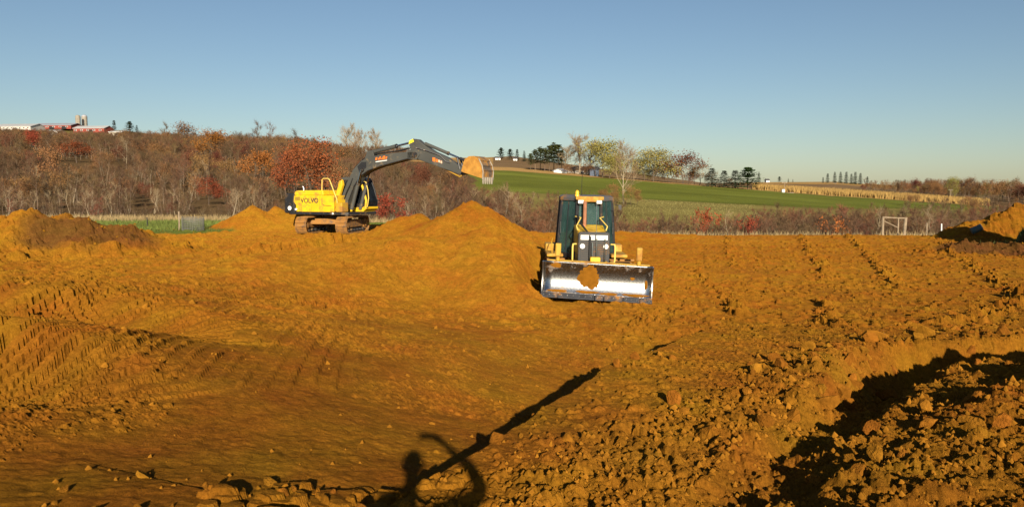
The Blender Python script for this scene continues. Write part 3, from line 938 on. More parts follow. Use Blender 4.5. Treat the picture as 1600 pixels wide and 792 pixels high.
scatter(190, 770, 960, 72, 190, ['shrub', 'russet', 'thin', 'pale'], [.45, .33, .16, .06], 0, 0, None, (298, 342))
scatter(40, 930, 1060, 66, 110, ['shrub', 'russet'], [.6, .4], 0, 0, None, (334, 350))
scatter(110, 70, 250, 195, 262, ['shrub', 'thin', 'oak_brown'], [.5, .4, .1], 0, 0, None, (256, 274))
scatter(70, 195, 370, 96, 128, ['shrub', 'thin', 'russet'], [.5, .35, .15], 0, 0, None, (312, 330))
scatter(60, 360, 470, 130, 190, ['shrub', 'thin'], [.5, .5], 0, 0, None, (270, 300))
# brush below the far edge of the pad on the right
scatter(230, 1040, 1720, 64, 92, ['shrub', 'russet', 'thin', 'pale'], [.60, .18, .17, .05], 0, 0, None, (322, 350))
scatter(190, 1180, 1720, 92, 150, ['shrub', 'russet', 'thin', 'pale'], [.52, .25, .17, .06], 0, 0, None, (314, 338))
scatter(90, 1400, 1720, 150, 330, ['shrub', 'thin', 'oak_brown'], [.6, .3, .1], 0, 0, None, (305, 328))
# woods on the right horizon
scatter(380, 1345, 1720, 430, 560, ['bare', 'oak_brown', 'thin', 'oak_dred', 'willow'], [.55, .28, .09, .06, .02], 0, 0, lambda u, d: u > 1345 + 0.9 * (560 - d) or d > 440, (279, 300))
xs = np.array([c[0] for c in cand]); ys = np.array([c[1] for c in cand])
zs = gzs(xs, ys)
order = np.argsort([c[1] / (9 * c[3]) for c in cand])
NAMES = {'thin': 'sapling', 'bare': 'bare_tree', 'pale': 'pale_tree', 'shrub': 'bare_shrub', 'russet': 'russet_shrub', 'oak_brown': 'brown_oak', 'oak_red': 'red_oak', 'oak_dred': 'dark_red_oak', 'willow': 'willow'}
LAB = {'thin': 'slender bare grey sapling', 'bare': 'bare brown branching tree', 'pale': 'leafless pale trunked tree',
       'shrub': 'leafless grey brown shrub', 'russet': 'leafless reddish brown shrub', 'oak_brown': 'brown leaved oak'}
def place(u, d):
    """where in the picture's scenery a plant of the woods stands"""
    ed = [-20, 100, 240, 340, 465, 590, 700, 800, 980, 1190, 1360, 1480, 1620]
    i = int(np.searchsorted(ed[1:-1], u))
    t3 = (', left part', ', middle', ', right part')[min(2, int(3 * (u - ed[i]) / (ed[i + 1] - ed[i])))]
    w = ['behind the left spoil heap', 'behind the green grass strip', 'behind the wire cage', 'behind the middle spoil heaps', 'behind the excavator', 'under the excavator arm', 'behind the big soil mound', 'behind the bulldozer',
         'around the red bushes', 'left of the wooden gate', 'by the wooden gate', 'behind the right hand heap'][int(np.searchsorted([100, 240, 340, 465, 590, 700, 800, 980, 1190, 1360, 1480], u))]
    if u > 640: return w + (' past the pad' if d < 78 else ' in the dip' if d < 120 else ' on the far slope') + t3
    return w + (' at the wood edge' if d < 92 else ' at low slope' if d < 150 else ' at mid slope' if d < 240 else ' at upper slope') + t3
GRP = {'thin': 'grey saplings', 'bare': 'bare brown trees', 'pale': 'pale trunked trees', 'shrub': 'grey brown shrubs', 'russet': 'reddish brown shrubs', 'oak_brown': 'brown leaved oaks'}
LIM = {'thin': 110, 'bare': 90, 'pale': 50, 'shrub': 130, 'russet': 50, 'oak_brown': 30}
cnt, rest = {}, []
for i in order:
    x, y, key, s, rz, u = cand[i]
    if cnt.get(key, 0) < LIM.get(key, 0) and -20 < u < 1620 and y < 330:
        p_ = place(u, y)
        q3 = ('low ', 'medium ', 'tall ')[int(np.searchsorted([0.62, 0.95], s))]
        cnt[key] = cnt.get(key, 0) + 1
        plant(key, NAMES[key], (x, y, zs[i] - 0.05), q3 + LAB[key] + ' ' + p_, 'shrub' if key in ('shrub', 'russet') else 'tree', s, GRP[key], rz=rz)
    else:
        rest.append((x, y, zs[i] - 0.05, key, s, rz))

def mass(name, label, items):
    """one object whose points carry plants"""
    keys = sorted({(k[3], int(abs(k[0] * 7.7 + k[1] * 3.1)) % len(VAR[k[3]])) for k in items})
    me = bpy.data.meshes.new(name)
    me.from_pydata([k[:3] for k in items], [], [])
    kid = [keys.index((k[3], int(abs(k[0] * 7.7 + k[1] * 3.1)) % len(VAR[k[3]]))) for k in items]
    for nm, ty, dat in (('kind_id', 'INT', kid), ('size', 'FLOAT', [k[4] for k in items]), ('turn', 'FLOAT', [k[5] for k in items])):
        a = me.attributes.new(nm, ty, 'POINT')
        a.data.foreach_set('value', dat)
    o = mesh_obj(name, me)
    tag(o, label, None, kind='stuff')
    ng = bpy.data.node_groups.new(name, 'GeometryNodeTree')
    ng.interface.new_socket('Geometry', in_out='INPUT', socket_type='NodeSocketGeometry')
    ng.interface.new_socket('Geometry', in_out='OUTPUT', socket_type='NodeSocketGeometry')
    N, L = ng.nodes, ng.links
    gi, go = N.new('NodeGroupInput'), N.new('NodeGroupOutput')
    jn = N.new('GeometryNodeJoinGeometry')
    def attr(nm, ty):
        n = N.new('GeometryNodeInputNamedAttribute'); n.data_type = ty
        n.inputs['Name'].default_value = nm
        return n.outputs['Attribute']
    kidn, szn, trn = attr('kind_id', 'INT'), attr('size', 'FLOAT'), attr('turn', 'FLOAT')
    cx = N.new('ShaderNodeCombineXYZ')
    L.new(trn, cx.inputs['Z'])
    for i, (key, vi) in enumerate(keys):
        cmp_ = N.new('FunctionNodeCompare'); cmp_.data_type = 'INT'; cmp_.operation = 'EQUAL'
        L.new(kidn, cmp_.inputs[2]); cmp_.inputs[3].default_value = i
        for me2 in VAR[key][vi]:
            src = bpy.data.objects.new('plant_source', me2)
            oi = N.new('GeometryNodeObjectInfo')
            oi.inputs['Object'].default_value = src
            oi.inputs['As Instance'].default_value = True
            ip = N.new('GeometryNodeInstanceOnPoints')
            L.new(gi.outputs[0], ip.inputs['Points'])
            L.new(cmp_.outputs['Result'], ip.inputs['Selection'])
            L.new(oi.outputs['Geometry'], ip.inputs['Instance'])
            L.new(cx.outputs[0], ip.inputs['Rotation'])
            L.new(szn, ip.inputs['Scale'])
            L.new(ip.outputs[0], jn.inputs[0])
    L.new(jn.outputs[0], go.inputs[0])
    md = o.modifiers.new('plants', 'NODES')
    md.node_group = ng
    return o
mass('woods', 'dense mass of leafless brown woods covering the hillside', [k for k in rest])

# ---- trees one can pick out
ORD = ['first', 'second', 'third', 'fourth', 'fifth', 'sixth', 'seventh', 'eighth', 'ninth', 'tenth', 'eleventh', 'twelfth', 'thirteenth', 'fourteenth', 'fifteenth', 'sixteenth']
def tree(key, name, u, vtop, d, label, group=None, base_h=None, vi=None, sz=None, cat='tree', vbase=None):
    p = at(u, d, 0.1)
    if vbase is not None: p.z = PX(u, vbase, d).z if abs(PX(u, vbase, d).z - p.z) < 0.6 else p.z
    hgt = PX(u, vtop, d).z - p.z
    return plant(key, name, p, label, cat, hgt / base_h, group, vi, sz=sz)
BH = {'oak_red': 9.5, 'oak_dred': 9.5, 'oak_orange': 8.5, 'oak_brown': 9.5, 'bush_red': 3.2, 'bush_orange': 3.2, 'willow': 12.5, 'pine': 11, 'spruce': 8, 'green_pine': 9,
      'dark_conifer': 14, 'round_conifer': 10, 'big_pale': 15, 'pale': 8.6, 'bare': 10.5}
def T(key, name, u, vtop, d, label, group=None, **k):
    return tree(key, name, u, vtop, d, label, group, BH[key], **k)
T('oak_red', 'red_oak', 487, 232, 125, 'large bright red oak behind the excavator engine hood', sz=1.1, vi=0)
T('oak_red', 'red_oak', 462, 246, 135, 'red oak crowding the left side of the large bright red oak', vi=1)
T('oak_orange', 'orange_oak', 398, 238, 190, 'orange leaved oak on the slope above the middle spoil heaps', sz=1.4)
T('oak_orange', 'orange_oak', 326, 206, 300, 'dull orange oak near the skyline right of the highest bare trees', sz=1.3)
T('oak_red', 'red_oak', 124, 224, 260, 'broad dark red oak high on the slope below the farm', sz=1.7, vi=2)
T('oak_dred', 'dark_red_oak', 190, 232, 265, 'purplish red oak beside the white birch trunk', sz=1.2)
T('oak_red', 'red_oak', 56, 206, 330, 'reddish oak on the upper slope below the long white barn', sz=1.2)
T('oak_red', 'red_oak', 327, 283, 120, 'low russet oak in the lower woods right of the wire cage', sz=1.3)
T('oak_dred', 'dark_red_oak', 224, 288, 130, 'dull red tree low in the woods above the grass strip')
T('oak_dred', 'dark_red_oak', 345, 240, 240, 'small purple brown oak in the middle of the slope')
T('oak_brown', 'brown_oak', 290, 193, 420, 'round brown oak standing up on the wooded skyline', sz=1.4)
T('bush_red', 'red_bush', 606, 303, 72, 'bright red bush beside the excavator cab', cat='bush', sz=1.2)
T('bush_red', 'red_bush', 1105, 326, 74, 'taller red bush beyond the far edge of the pad', cat='bush', sz=0.75)
T('bush_red', 'red_bush', 1170, 338, 74, 'low dark red bush right of the taller red bush', cat='bush', sz=0.8)
T('bush_orange', 'orange_bush', 1303, 330, 76, 'small orange brown bush in the brush left of the wooden gate', cat='bush')
T('pale', 'white_birch', 201, 208, 230, 'white trunked birch standing alone on the left slope', vi=0)
for i, (u, vt, d) in enumerate(sorted(((405, 190, 400), (430, 194, 410), (262, 192, 420), (470, 203, 390), (545, 200, 330), (566, 205, 320), (590, 208, 320)))):
    T('big_pale' if u > 540 else 'bare', 'skyline_tree', u, vt, d, ORD[i] + ' from the left of the bare trees rising above the wooded skyline', 'bare skyline trees', sz=0.9)
for u, vt, lab in ((184, 188, 'small dark conifer right of the white farm shed'), (208, 190, 'round dark evergreen on the left skyline'), (219, 196, 'small pointed evergreen right of the round one on the skyline')):
    T('round_conifer' if u == 208 else 'dark_conifer', 'evergreen', u, vt, 505, lab)
for u, vt, key, lab in ((783, 231, 'round_conifer', 'broad dark evergreen on the skyline above the bucket'), (797, 233, 'round_conifer', 'second dark evergreen on the skyline right of the broad one'),
                        (808, 233, 'dark_conifer', 'pointed evergreen on the skyline by the small white house'), (819, 236, 'dark_conifer', 'last small evergreen on the skyline before the pine row')):
    T(key, 'evergreen', u, vt, 520, lab)
for i, (u, vt) in enumerate(((829, 240), (836, 234), (844, 230), (851, 232), (858, 228), (865, 224), (872, 226), (877, 236))):
    T('pine', 'pine_tree', u, vt, 352 + (i % 3) * 6, ORD[i] + ' pine from the left in the row above the green field', 'pine row')
T('big_pale', 'cottonwood', 906, 213, 345, 'tallest pale leafless cottonwood behind the white shed', vi=0, sz=1.15)
T('big_pale', 'cottonwood', 884, 232, 350, 'smaller pale leafless tree between pine row and tallest cottonwood', vi=1, sz=1.75)
T('big_pale', 'cottonwood', 922, 226, 350, 'pale leafless tree right of the tallest cottonwood', vi=1, sz=1.75)
T('willow', 'willow', 941, 224, 335, 'large yellow green willow right of the grey house', sz=1.75)
T('willow', 'willow', 952, 246, 325, 'lower yellowish willow in front of the large willow', sz=1.75)
T('big_pale', 'old_cottonwood', 974, 230, 172, 'old leaning cottonwood with pale trunk in the field behind the bulldozer', vi=1, sz=0.8)
for i, (u, vt) in enumerate(((945, 296), (955, 290), (962, 300), (985, 292), (995, 300))):
    T('oak_brown', 'brown_thicket_tree', u, vt, 168, ORD[i] + ' from the left of the low brown trees around the old cottonwood', 'thicket around the cottonwood')
T('willow', 'willow', 1020, 237, 330, 'yellow green tree at the field edge left of the dark red oak', sz=1.75)
T('willow', 'willow', 1006, 250, 335, 'smaller yellow green tree behind the old cottonwood', sz=1.75)
T('oak_dred', 'dark_red_oak', 1066, 243, 330, 'dark red oak rising above the row at the field edge', sz=1.75)
T('oak_brown', 'brown_oak', 1045, 258, 332, 'brown tree between yellow green tree and dark red oak', sz=1.75)
T('oak_brown', 'brown_oak', 1092, 260, 332, 'russet brown tree between dark red oak and the spruces', sz=1.75)
T('bare', 'bare_tree', 1080, 264, 336, 'thin bare tree right behind the dark red oak')
T('spruce', 'blue_spruce', 1111, 263, 322, 'first grey green spruce at the right end of the tree row', sz=1.75)
T('spruce', 'blue_spruce', 1130, 267, 322, 'middle grey green spruce of the three at the field edge', sz=1.75)
T('spruce', 'blue_spruce', 1147, 266, 322, 'third grey green spruce beside the bright green pine', sz=1.75)
T('green_pine', 'green_pine', 1167, 262, 320, 'bushy bright green pine ending the tree row', sz=1.75)
for i, (u, vt, key) in enumerate(((1184, 270, 'dark_conifer'), (1216, 276, 'round_conifer'), (1230, 279, 'dark_conifer'), (1237, 280, 'dark_conifer'))):
    T(key, 'distant_evergreen', u, vt, 790, ORD[i] + ' from the left of the tiny dark trees on the far skyline', 'far skyline trees')
for i, (u, vt) in enumerate(((1284, 277), (1291, 271), (1302, 269), (1311, 269), (1320, 269), (1328, 272), (1334, 269), (1342, 271), (1353, 276))):
    T('dark_conifer', 'windbreak_conifer', u, vt, 700, ORD[i] + ' conifer from the left in the windbreak around the far white houses', 'windbreak conifers')
for i, (u, vt, key) in enumerate(((889, 258, 'oak_brown'), (900, 262, 'bare'), (915, 256, 'oak_brown'), (930, 250, 'bare'), (962, 256, 'willow'), (985, 254, 'bare'), (995, 262, 'oak_brown'), (1012, 266, 'willow'), (1030, 262, 'oak_brown'), (1036, 268, 'bare'),
                   (1055, 266, 'bare'), (1075, 270, 'oak_brown'), (1084, 268, 'oak_dred'), (1099, 274, 'bare'), (1120, 278, 'bare'), (1138, 280, 'oak_brown'))):
    T(key, 'row_tree', u, vt, 338, {'oak_brown': 'brown leaved', 'bare': 'bare', 'willow': 'yellowish', 'oak_dred': 'dull red'}[key] + ' tree, ' + ORD[i] + ' low one from the left in the field edge row', 'trees filling the field edge row', sz=1.3)
T('pale', 'pale_tree', 1416, 318, 118, 'slender pale tree standing right of the wooden gate', vi=1)
T('pale', 'pale_tree', 1453, 316, 125, 'pale forked tree on the field beyond the gate', vi=2)
T('willow', 'willow', 1488, 281, 440, 'pale yellowish tree in the right hand woods')

# ---- grasses and corn
def blades(name, label, pts, hmin, hmax, w, material, seed, lean=0.35):
    g = np.random.default_rng(seed)
    n = len(pts)
    p = np.array(pts)
    a = g.uniform(0, 6.283, n); hh = g.uniform(hmin, hmax, n)
    side = np.stack([np.cos(a), np.sin(a), np.zeros(n)], 1) * w
    tip = p + np.stack([g.normal(size=n) * lean * hh, g.normal(size=n) * lean * hh, hh], 1)
    v = np.stack([p - side, p + side, tip], 1).reshape(-1, 3)
    me = bpy.data.meshes.new(name)
    me.from_pydata(v.tolist(), [], [(3 * i, 3 * i + 1, 3 * i + 2) for i in range(n)])
    me.materials.append(material)
    o = mesh_obj(name, me)
    return tag(o, label, None, kind='stuff')
def field(n, u0, u1, d0, d1, seed, keep=None):
    g = np.random.default_rng(seed)
    u = g.uniform(u0, u1, n); d = g.uniform(d0, d1, n)
    x = (u - CX) / F * d
    if keep is not None:
        k = keep(x, d); x, d = x[k], d[k]
    return np.stack([x, d, gzs(x, d) - 0.02], 1)
GGREEN = mat('grass_green', (0.105, 0.13, 0.022), 0.9, var=0.3, scale=0.4)
GSTRAW = mat('grass_straw', (0.29, 0.21, 0.095), 0.9, var=0.3, scale=0.4)
CORN = mat('corn_stalks', (0.30, 0.185, 0.052), 0.9, var=0.35, scale=0.25)
blades('grass', 'short green grass strip between dirt and woods', field(16000, 60, 480, 44, 62, 5, lambda x, y: (y > 45.5 + 4.5 * S(-17.5, -14, x) + 2.0 * fbm(x, y, 5.0, 3, 231)) & (mounds(x, y) < 0.1)), 0.10, 0.28, 0.022, GGREEN, 1)
blades('dry_grass', 'pale dry grass fringe along the foot of the woods', field(9000, -60, 640, 61, 68, 6), 0.2, 0.62, 0.026, GSTRAW, 2)
blades('dry_weeds', 'straw coloured weeds along the far edge of the pad', field(5000, 960, 1640, 61, 66, 7, lambda x, y: fbm(x, y, 3.0, 3, 5) > -0.08), 0.15, 0.55, 0.025, GSTRAW, 3)
blades('corn', 'standing yellow corn strip beyond the green field', field(16000, 1175, 1545, 332, 402, 8), 1.6, 2.7, 0.22, CORN, 4, 0.12)
blades('tall_grass', 'rough yellow grass on the slope around the old cottonwood', field(6000, 890, 1180, 120, 200, 9), 0.12, 0.38, 0.07, mat('grass_olive', (0.16, 0.14, 0.042), 0.9, var=0.3, scale=0.4), 5)
blades('weeds', 'green and straw weeds on the dark topsoil ridge', np.stack([xx_ := rng.normal(31.3, 1.6, 900), yy_ := rng.normal(46.2, 0.9, 900), gzs(xx_, yy_) - 0.02], 1), 0.12, 0.45, 0.022, mat('weeds', (0.16, 0.17, 0.045), 0.9, var=0.4, scale=0.5), 6)
# ------------------------------------------------------------------ machines
YEL = mat('machine_yellow', (0.68, 0.42, 0.012), 0.45, var=0.14, scale=1.5, dirt=0.36, dirtcol=(0.34, 0.17, 0.03))
YELD = mat('machine_yellow_dirty', (0.46, 0.27, 0.02), 0.5, var=0.12, scale=1.5, dirt=0.5, dirtcol=(0.32, 0.15, 0.03))
BOOMG = mat('boom_grey', (0.062, 0.062, 0.055), 0.5, var=0.2, scale=1.2, dirt=0.12, dirtcol=(0.20, 0.14, 0.07))
BLACK = mat('machine_black', (0.018, 0.018, 0.02), 0.5, var=0.2, dirt=0.25, dirtcol=(0.16, 0.09, 0.03))
TRACKM = mat('track_steel', (0.13, 0.085, 0.055), 0.6, metal=0.4, var=0.25, dirt=0.78, dirtcol=(0.32, 0.15, 0.035), dscale=3.0)
STEEL = mat('worn_steel', (0.60, 0.58, 0.54), 0.35, metal=1.0, var=0.2, scale=6, dirt=0.12)
CHROME = mat('cylinder_rod', (0.75, 0.75, 0.74), 0.15, metal=1.0)
LAMPW = mat('lamp_lens', (0.85, 0.85, 0.80), 0.15, spec=0.8)
RUBBER = mat('hose_rubber', (0.015, 0.015, 0.015), 0.6)
RUST = mat('rusty_pipe', (0.28, 0.12, 0.06), 0.8, var=0.3, scale=8)
PALEY = mat('rail_pale_yellow', (0.72, 0.52, 0.12), 0.5, var=0.1)
WHITE = mat('white_paint', (0.78, 0.77, 0.72), 0.5, var=0.05)
INK = mat('dark_print', (0.03, 0.03, 0.03), 0.6)
ORANGE = mat('orange_decal', (0.75, 0.17, 0.02), 0.5, var=0.2, scale=9)
LEMON = mat('yellow_decal', (0.82, 0.66, 0.03), 0.5)
SEATM = mat('seat_black', (0.03, 0.03, 0.032), 0.8)
MUD = mat('caked_soil', (0.215, 0.088, 0.009), 1.0, var=0.25, scale=6, bump=0.8, spec=0.02, drough=1.0)

def glassmat(name, tint, trans):
    m = bpy.data.materials.new(name)
    m.use_nodes = True
    N, L = m.node_tree.nodes, m.node_tree.links
    out = N['Material Output']
    N.remove(N['Principled BSDF'])
    tr = N.new('ShaderNodeBsdfTransparent'); tr.inputs[0].default_value = (*trans, 1)
    pr = N.new('ShaderNodeBsdfPrincipled')
    pr.inputs['Base Color'].default_value = (*tint, 1); pr.inputs['Roughness'].default_value = 0.08
    tcn = N.new('ShaderNodeTexCoord'); nz = N.new('ShaderNodeTexNoise'); nz.inputs['Scale'].default_value = 2.5; nz.inputs['Detail'].default_value = 6
    mr = N.new('ShaderNodeMapRange'); mr.inputs['From Min'].default_value = 0.35; mr.inputs['From Max'].default_value = 0.75; mr.inputs['To Min'].default_value = 0.22; mr.inputs['To Max'].default_value = 0.5
    L.new(tcn.outputs['Object'], nz.inputs['Vector']); L.new(nz.outputs[0], mr.inputs['Value'])
    mx = N.new('ShaderNodeMixShader')
    L.new(mr.outputs[0], mx.inputs[0]); L.new(tr.outputs[0], mx.inputs[1]); L.new(pr.outputs[0], mx.inputs[2]); L.new(mx.outputs[0], out.inputs[0])
    return m
GLASS = glassmat('cab_glass', (0.07, 0.14, 0.14), (0.60, 0.76, 0.74))
GLASSD = glassmat('cab_glass_dark', (0.03, 0.035, 0.04), (0.20, 0.23, 0.25))

def text_mesh(body, size, depth, material, name='lettering', bold=0.0):
    c = bpy.data.curves.new(name, 'FONT')
    c.body = body; c.size = size; c.extrude = depth; c.offset = bold
    c.align_x = 'CENTER'; c.align_y = 'CENTER'
    o = bpy.data.objects.new(name, c)
    col.objects.link(o)
    bpy.context.view_layer.update()
    me = bpy.data.meshes.new_from_object(o.evaluated_get(bpy.context.evaluated_depsgraph_get()))
    bpy.data.objects.remove(o); bpy.data.curves.remove(c)
    me.materials.clear(); me.materials.append(material)
    return me

def track_belt(length, height, width, pitch=0.19, grouser=0.03):
    """closed chain of grouser shoes, running along local x, centred on y, standing on z = 0"""
    r = height / 2 - 0.05
    half = length / 2 - height / 2
    per = 4 * half + 2 * math.pi * r
    n = int(per / pitch)
    b = MB()
    for i in range(n):
        s = per * i / n
        if s < 2 * half: p, a = (-half + s, height - 0.05), 0.0
        elif s < 2 * half + math.pi * r:
            q = (s - 2 * half) / r; p, a = (half + r * math.sin(q), height / 2 + r * math.cos(q)), q
        elif s < 4 * half + math.pi * r: p, a = (half - (s - 2 * half - math.pi * r), 0.05), math.pi
        else:
            q = (s - 4 * half - math.pi * r) / r; p, a = (-half - r * math.sin(q), height / 2 - r * math.cos(q)), math.pi + q
        m = Matrix.Translation((p[0], 0, p[1])) @ Matrix.Rotation(a, 4, 'Y')
        def put(c, sz):
            k = MB().box(c, sz)
            b.add([m @ Vector(v) for v in k.v], k.f)
        put((0, 0, 0.0), (per / n * 0.92, width, 0.035))
        for gx in (-0.33, 0.0, 0.33): put((gx * pitch, 0, 0.03), (0.02, width, grouser * 1.4))
    return b

def running_gear(parent, length, height, width, y, yaw, n_roll, frame_mat):
    off = Matrix.Rotation(yaw, 4, 'Z') @ Vector((0, y, 0))
    t = track_belt(length, height, width).build('track', TRACKM, parent, loc=off, rot=(0, 0, yaw))
    half = length / 2 - height / 2
    fr = MB()
    fr.box((0, 0, height * 0.52), (2 * half, width * 0.45, height * 0.34))
    fr.box((0, 0, height * 0.74), (1.2 * half, width * 0.52, height * 0.10))
    fr.build('track_frame', frame_mat, t, bevel=0.02)
    for sx, nm in ((1, 'idler_wheel'), (-1, 'drive_sprocket')):
        w = MB()
        w.cyl((sx * half, -width * 0.30, height / 2), (sx * half, width * 0.30, height / 2), height * 0.33, 20)
        w.cyl((sx * half, -width * 0.42, height / 2), (sx * half, width * 0.42, height / 2), height * 0.16, 14)
        w.build(nm, TRACKM, t, smooth=True)
    for i in range(n_roll):
        x = -half * 0.78 + 2 * half * 0.78 * i / (n_roll - 1)
        MB().cyl((x, -width * 0.36, 0.17), (x, width * 0.36, 0.17), 0.095, 12).build('roller', BLACK, t, smooth=True)
    return t

# ---- excavator
YAW = R(-25.0)
ex_xy = (-9.95, 44.0)
ex = empty('excavator', (ex_xy[0], ex_xy[1], 1.02))
tag(ex, 'yellow tracked excavator with grey boom reaching over the soil mound', 'excavator')
TY = R(-97.0)
for y in (-1.12, 1.12): running_gear(ex, 4.1, 0.92, 0.62, y, TY, 6, TRACKM)
RU = (0, 0, YAW)
c = MB().box((0, 0, 0.62), (1.3, 1.7, 0.34)).box((0.75, 0, 0.6), (0.3, 2.1, 0.22)).box((-0.75, 0, 0.6), (0.3, 2.1, 0.22))
c.build('car_body', TRACKM, ex, bevel=0.03, rot=(0, 0, TY))
MB().cyl((0, 0, 0.78), (0, 0, 1.02), 0.62, 28).build('slewing_ring', BLACK, ex, smooth=True)
MB().prism([(-1.9, -1.33), (1.55, -1.33), (1.85, -1.1), (1.95, 1.33), (-1.9, 1.33), (-2.3, 1.0), (-2.3, -1.0)], 1.02, 1.16, 'z').build('deck', BLACK, ex, bevel=0.015, rot=RU)
def arc_plan(x0, r, hw, n=9):
    return [(x0 - math.sqrt(max(0, 1 - (t / hw) ** 2 * 0.55)) * r, t) for t in np.linspace(-hw, hw, n)]
cw = [(-1.62, 1.32)] + [(-1.62, -1.32)] + arc_plan(-1.30, 1.48, 1.32)
MB().prism(cw, 1.08, 2.18, 'z').build('counterweight', BLACK, ex, bevel=0.06, rot=RU)
# engine house: body behind, bonnet on top, panelled near side
MB().box((-0.72, 0.0, 1.62), (1.74, 2.5, 0.90)).build('engine_house', YEL, ex, bevel=0.03, rot=RU)
MB().prism([(-1.68, 2.06), (-1.64, 2.26), (-1.45, 2.33), (0.30, 2.35), (0.34, 2.06)], -1.28, 1.28, 'y').build('bonnet', YEL, ex, bevel=0.05, rot=RU)
side = [(-1.60, 2.05), (-1.66, 1.80), (-1.20, 1.17)]
panels = [[(-1.62, 2.04), (-1.67, 1.72), (-1.165, 1.17), (-1.165, 2.04)], [(-1.145, 2.04), (-1.145, 1.17), (-0.485, 1.17), (-0.485, 2.04)], [(-0.465, 2.04), (-0.465, 1.17), (0.09, 1.17), (0.09, 2.04)], [(0.11, 2.04), (0.11, 1.17), (1.06, 1.17), (1.06, 1.95), (0.60, 2.04)]]
for k, pl in enumerate(panels):
    p = MB().prism(pl, -1.335, -1.28, 'y').build('side_panel', YEL, ex, bevel=0.012, rot=RU)
    if k == 0:
        for j in range(5): MB().box((-1.52 + 0.07 * j, -1.342, 1.88), (0.03, 0.012, 0.20)).build('vent_slot', INK, p)
    if k == 3:
        MB().tube([(0.28, -1.34, 1.92), (0.28, -1.345, 1.62), (0.42, -1.345, 1.52), (0.9, -1.345, 1.5)], 0.012, 6).build('seam', BLACK, p)
me = text_mesh('VOLVO', 0.37, 0.004, INK, bold=0.006)
o = mesh_obj('lettering', me, ex)
off = Matrix.Rotation(YAW, 4, 'Z') @ Vector((-0.56, -1.341, 1.77))
o.location = off; o.rotation_euler = (R(90), 0, YAW); o.scale = (0.98, 1, 1)
MB().box((1.33, -0.98, 1.42), (0.42, 0.6, 0.52)).build('tool_box', YELD, ex, bevel=0.06, rot=RU)
MB().box((0.56, -0.75, 1.62), (0.92, 1.0, 0.88)).build('fuel_tank', YEL, ex, bevel=0.03, rot=RU)
MB().prism([(0.62, 2.06), (0.86, 2.0), (1.10, 2.62), (1.05, 2.9), (0.86, 2.86), (0.80, 2.6)], -0.62, -0.40, 'y').build('boom_side_guard', YEL, ex, bevel=0.04, rot=RU)
rail = [(0.18, -1.22, 2.0), (0.22, -1.22, 2.90), (0.30, -1.22, 2.97), (0.62, -1.22, 2.97), (0.72, -1.22, 2.90), (1.18, -1.22, 1.85), (1.25, -1.22, 1.2)]
MB().tube(rail, 0.026, 8).build('handrail', PALEY, ex, smooth=True, rot=RU)
MB().tube([(-1.35, -0.85, 2.3), (-1.35, -0.85, 2.48), (-1.40, -0.85, 2.56)], 0.045, 10).build('exhaust_pipe', STEEL, ex, smooth=True, rot=RU)
for x, y, z in ((-1.95, -1.28, 1.36), (-1.50, -1.30, 1.30)):
    MB().cyl((x, y, z), (x, y - 0.07, z), 0.12 if x < -1.6 else 0.06, 14).build('tail_lamp', LAMPW, ex, smooth=True, rot=RU)
for x in (1.0, 1.75):
    MB().cyl((x, -1.32 + (0.3 if x > 1.5 else 0), 1.09), (x, -1.37 + (0.3 if x > 1.5 else 0), 1.09), 0.05, 12).build('deck_lamp', LAMPW, ex, smooth=True, rot=RU)
# cab
cab = MB()
y0, y1 = 0.40, 1.52
prof = [(0.15, 1.16), (1.72, 1.16), (1.94, 1.32), (1.97, 1.75), (1.56, 2.92), (1.40, 3.0), (0.30, 3.0), (0.15, 2.85)]
cab.box(((0.15 + 1.72) / 2, (y0 + y1) / 2, 1.28), (1.57, y1 - y0, 0.24))
cab.prism([(1.70, 1.17), (1.94, 1.32), (1.95, 1.44), (1.70, 1.44)], y0, y1, 'y')
cabo = cab.build('cab', YEL, ex, bevel=0.02, rot=RU)
for yy, mt in ((y0 + 0.04, YEL), (y1 - 0.04, YEL)):
    MB().tube([(0.24, yy, 1.3), (0.16, yy, 1.8), (0.18, yy, 2.45), (0.34, yy, 2.95)], [0.10, 0.09, 0.08, 0.07], 8).build('rear_pillar', mt, cabo, smooth=True)
    MB().tube([(1.84, yy, 1.36), (1.90, yy, 1.78), (1.72, yy, 2.4), (1.50, yy, 2.93)], 0.065 if yy < 0.6 else 0.045, 8).build('front_pillar', YEL if yy < 0.6 else BLACK, cabo, smooth=True)
    MB().prism([(0.26, 1.34), (1.82, 1.34), (1.86, 1.60), (0.22, 1.60)], yy - 0.02, yy + 0.02, 'y').build('lower_panel', BLACK, cabo)
    MB().prism([(0.22, 1.62), (1.88, 1.62), (1.90, 1.76), (1.50, 2.88), (0.36, 2.88), (0.22, 2.5)], yy - 0.008, yy + 0.008, 'y').build('side_window', GLASSD, cabo)
    MB().box((0.98, yy, 1.98), (0.05, 0.05, 1.75)).build('middle_pillar', BLACK, cabo)
MB().prism([(0.28, 2.90), (1.52, 2.90), (1.46, 3.02), (1.30, 3.07), (0.40, 3.07), (0.26, 3.0)], y0 - 0.02, y1 + 0.02, 'y').build('roof', BOOMG, cabo, bevel=0.03)
w = MB(); w.add([(1.935, y0 + .09, 1.45), (1.935, y1 - .09, 1.45), (1.945, y1 - .09, 1.76), (1.945, y0 + .09, 1.76), (1.53, y1 - .09, 2.89), (1.53, y0 + .09, 2.89)], [(0, 1, 2, 3), (3, 2, 4, 5)])
w.build('windscreen', GLASSD, cabo)
MB().box((0.17, (y0 + y1) / 2, 2.3), (0.01, 0.8, 1.1)).build('rear_window', GLASSD, cabo)
